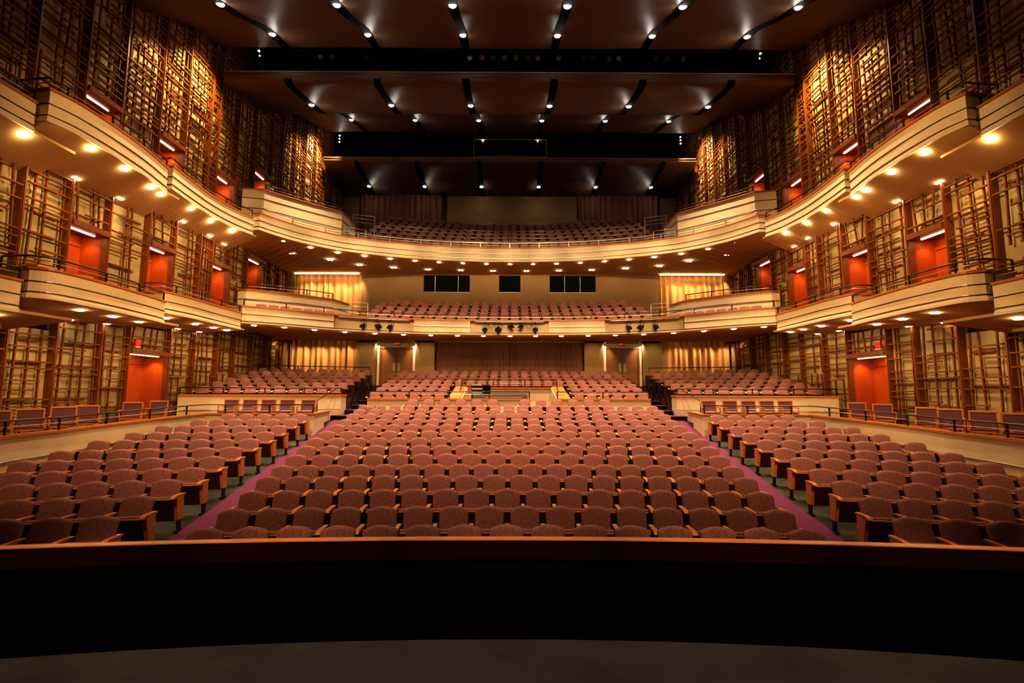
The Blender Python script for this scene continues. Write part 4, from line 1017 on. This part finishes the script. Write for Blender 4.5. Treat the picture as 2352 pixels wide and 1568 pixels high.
# ------------------------------------------------------------------ architectural lighting
for s, sd in SIDES:
    # wall washers on the lattice walls
    spot((-10.6 * s, 17.7, 16.2), (-12.4 * s, 17.8, 14.2), 1700, 80, (1, 0.70, 0.27), 0.9, 0.1)
    spot((-10.5 * s, 16.2, 15.6), (-12.4 * s, 15.6, 12.8), 1000, 66, (1, 0.70, 0.36), 0.9, 0.1)
    spot((-10.6 * s, 28.9, 18.9), (-12.4 * s, 28.7, 16.8), 2400, 84, (1, 0.74, 0.36), 0.9, 0.1)
    spot((-10.6 * s, 26.5, 18.1), (-12.4 * s, 26.4, 15.6), 700, 70, (1, 0.72, 0.38), 0.9, 0.1)
    # front-of-house throw onto balcony fronts
    for x in (0.9, 2.8, 4.7, 6.6, 8.5, 10.2):
        spot((-x * 0.6 * s, 7.0, 11.6), (-x * s, 25.2 - x * x / 54, 10.05), 4700, 12, (1, 0.70, 0.36), 1.0, 0.15)
        spot((-x * 0.6 * s, 7.0, 11.4), (-x * s, 23.7 - x * x / 40, 5.68), 3200 if x < 8 else 1000, 12, (1, 0.70, 0.36), 1.0, 0.15)
    for (ty, tz, e, an) in ((13.0, 8.7, 4600, 24), (18.0, 9.1, 5200, 24), (13.0, 4.9, 5200, 24), (18.0, 5.4, 5200, 24)):
        spot((5.5 * s, 8.0, 11.4), (-11.1 * s, ty, tz), e, an, (1, 0.60, 0.25), 0.9, 0.15)
    spot((-3.5 * s, 2.0, 11.0), (-3.0 * s, 18.5, 1.2), 2600, 66, (1, 0.58, 0.30), 1.0, 0.2)  # unseen lamp added to lift the centre seat fronts
    spot((-5.0 * s, 2.0, 11.0), (-8.8 * s, 12.5, 0.8), 2000, 46, (1, 0.58, 0.30), 1.0, 0.2)  # another unseen lamp, added for the side block seats
    spot((-3.6 * s, 2.0, 10.0), (-2.6 * s, 9.0, 0.8), 950, 54, (1, 0.58, 0.30), 1.0, 0.2)  # added fill for the front seat rows, source unseen
    # side box downlight wash on the orchestra side walls and boxes
    for y in (12.5, 15.5, 20.5, 23.0): spot((-11.7 * s, y, 4.6 if y < 13 else 4.75 if y < 17 else 5.3), (-12.9 * s, y + 0.2, 2.4), 34, 120, (1, 0.64, 0.28), 0.9, 0.08)
    for y in (12.0, 14.3, 17.0, 19.0): spot((-11.6 * s, y, 8.5 if y < 15 else 8.85), (-12.5 * s, y + 0.1, 6.2), 44, 120, (1, 0.66, 0.28), 0.9, 0.08)
    # narrow downlights over alternate rear side rows
    for k in (2, 4):
        for t in (0.05, 0.25, 0.45, 0.65, 0.85):
            x, y = -7.75 - 4.7 * t, 21.5 + 0.93 * k - 1.85 * t
            spot((x * s, y - 0.35, 5.5), (x * s, y + 0.02, 2.9 + 0.19 * k), 60, 24, (1, 0.70, 0.36), 0.5, 0.03)
# rear wall wash under the lower balcony
for s in (1, -1):
    for x in (-4.8, -8.2, -12.9): spot((x * s * 0.99, 26.2, 5.55), (x * s, 27.4, 4.2), 38, 95, (1, 0.70, 0.36), 0.9, 0.06)
    for x in (-1.2, -3.2): spot((x * s, 26.3, 5.55), (x * s + 0.6, 27.6, 4.0), 4, 95, (1, 0.66, 0.34), 0.9, 0.06)
# rear seat downlights
for x in (-10.5, -8.5, -4.6, -2.3, 0, 2.3, 4.6, 8.5, 10.5):
    spot((x, 25.0, 5.5), (x, 25.2, 2.6), 34, 125, (1, 0.68, 0.36), 0.9, 0.06)
for x in (-6, -3, 0, 3, 6): spot((x, 25.8, 9.4), (x, 25.9, 6.4), 8, 110, (1, 0.68, 0.36), 0.9, 0.06)
for k, e in ((3, 45), (5, 65)):
    for j in range(8):
        x = -5.2 + 10.4 * j / 7; y = 21 + 0.95 * k - x * x / 120
        spot((x, y - 0.35, 5.5), (x, y + 0.02, 2.7 + 0.192 * k), e, 25, (1, 0.72, 0.38), 0.5, 0.03)
for j in range(9):
    x = -6.2 + 12.4 * j / 8; y = 25.75 - x * x / 50
    spot((x, y - 0.45, 9.4), (x, y + 0.02, 7.1), 48, 25, (1, 0.72, 0.38), 0.5, 0.03)
for x in SL[1:5]: spot((x, 10.2, 13.0), (x, 11.4, 0), 520, 70, (1, 0.66, 0.38), 0.9, 0.1)
# unseen lamps added to brighten the stage edge and pit rail
spot((0, 2.2, 9.5), (0, 3.0, 1.0), 260, 70, (1, 0.82, 0.66), 1.0, 0.2)
for x in (-7.6, -5.0, -2.5, 0, 2.5, 5.0, 7.6): spot((x, 2.0, 8.5), (x, 5.3, 0.9), 900, 20, (1, 0.62, 0.3), 1.0, 0.1)

w = bpy.data.worlds.new('hall_world'); sc.world = w; w.use_nodes = True
w.node_tree.nodes['Background'].inputs['Color'].default_value = (1.0, 0.62, 0.35, 1); w.node_tree.nodes['Background'].inputs['Strength'].default_value = 0.004

# ------------------------------------------------------------------ camera
cam = bpy.data.cameras.new('camera'); co = bpy.data.objects.new('camera', cam); col.objects.link(co); sc.camera = co
cam.sensor_fit = 'HORIZONTAL'; cam.sensor_width = 36; cam.lens = 36 * 1100 / 2352; cam.clip_start = 0.05; cam.clip_end = 200
pitch, yaw, roll = R(6.0), R(0.21), R(0.15)
rm = Matrix.Rotation(-yaw, 3, 'Z') @ Matrix.Rotation(R(90) + pitch, 3, 'X') @ Matrix.Rotation(roll, 3, 'Z')
co.location = (0.04, 0, 2.7); co.rotation_euler = rm.to_euler()

# ------------------------------------------------------------------ look
sc.view_settings.view_transform = 'Standard'; sc.view_settings.look = 'Medium High Contrast'; sc.view_settings.exposure = 0.48; sc.view_settings.gamma = 1.0
cy = sc.cycles
cy.max_bounces = 6; cy.diffuse_bounces = 4; cy.glossy_bounces = 2; cy.transmission_bounces = 2
cy.caustics_reflective = False; cy.caustics_refractive = False; cy.sample_clamp_indirect = 2.0; cy.sample_clamp_direct = 0
cy.use_light_tree = True
cy.use_adaptive_sampling = True; cy.adaptive_threshold = 0.02
cy.use_denoising = True
try: cy.denoiser = 'OPENIMAGEDENOISE'
except Exception: pass
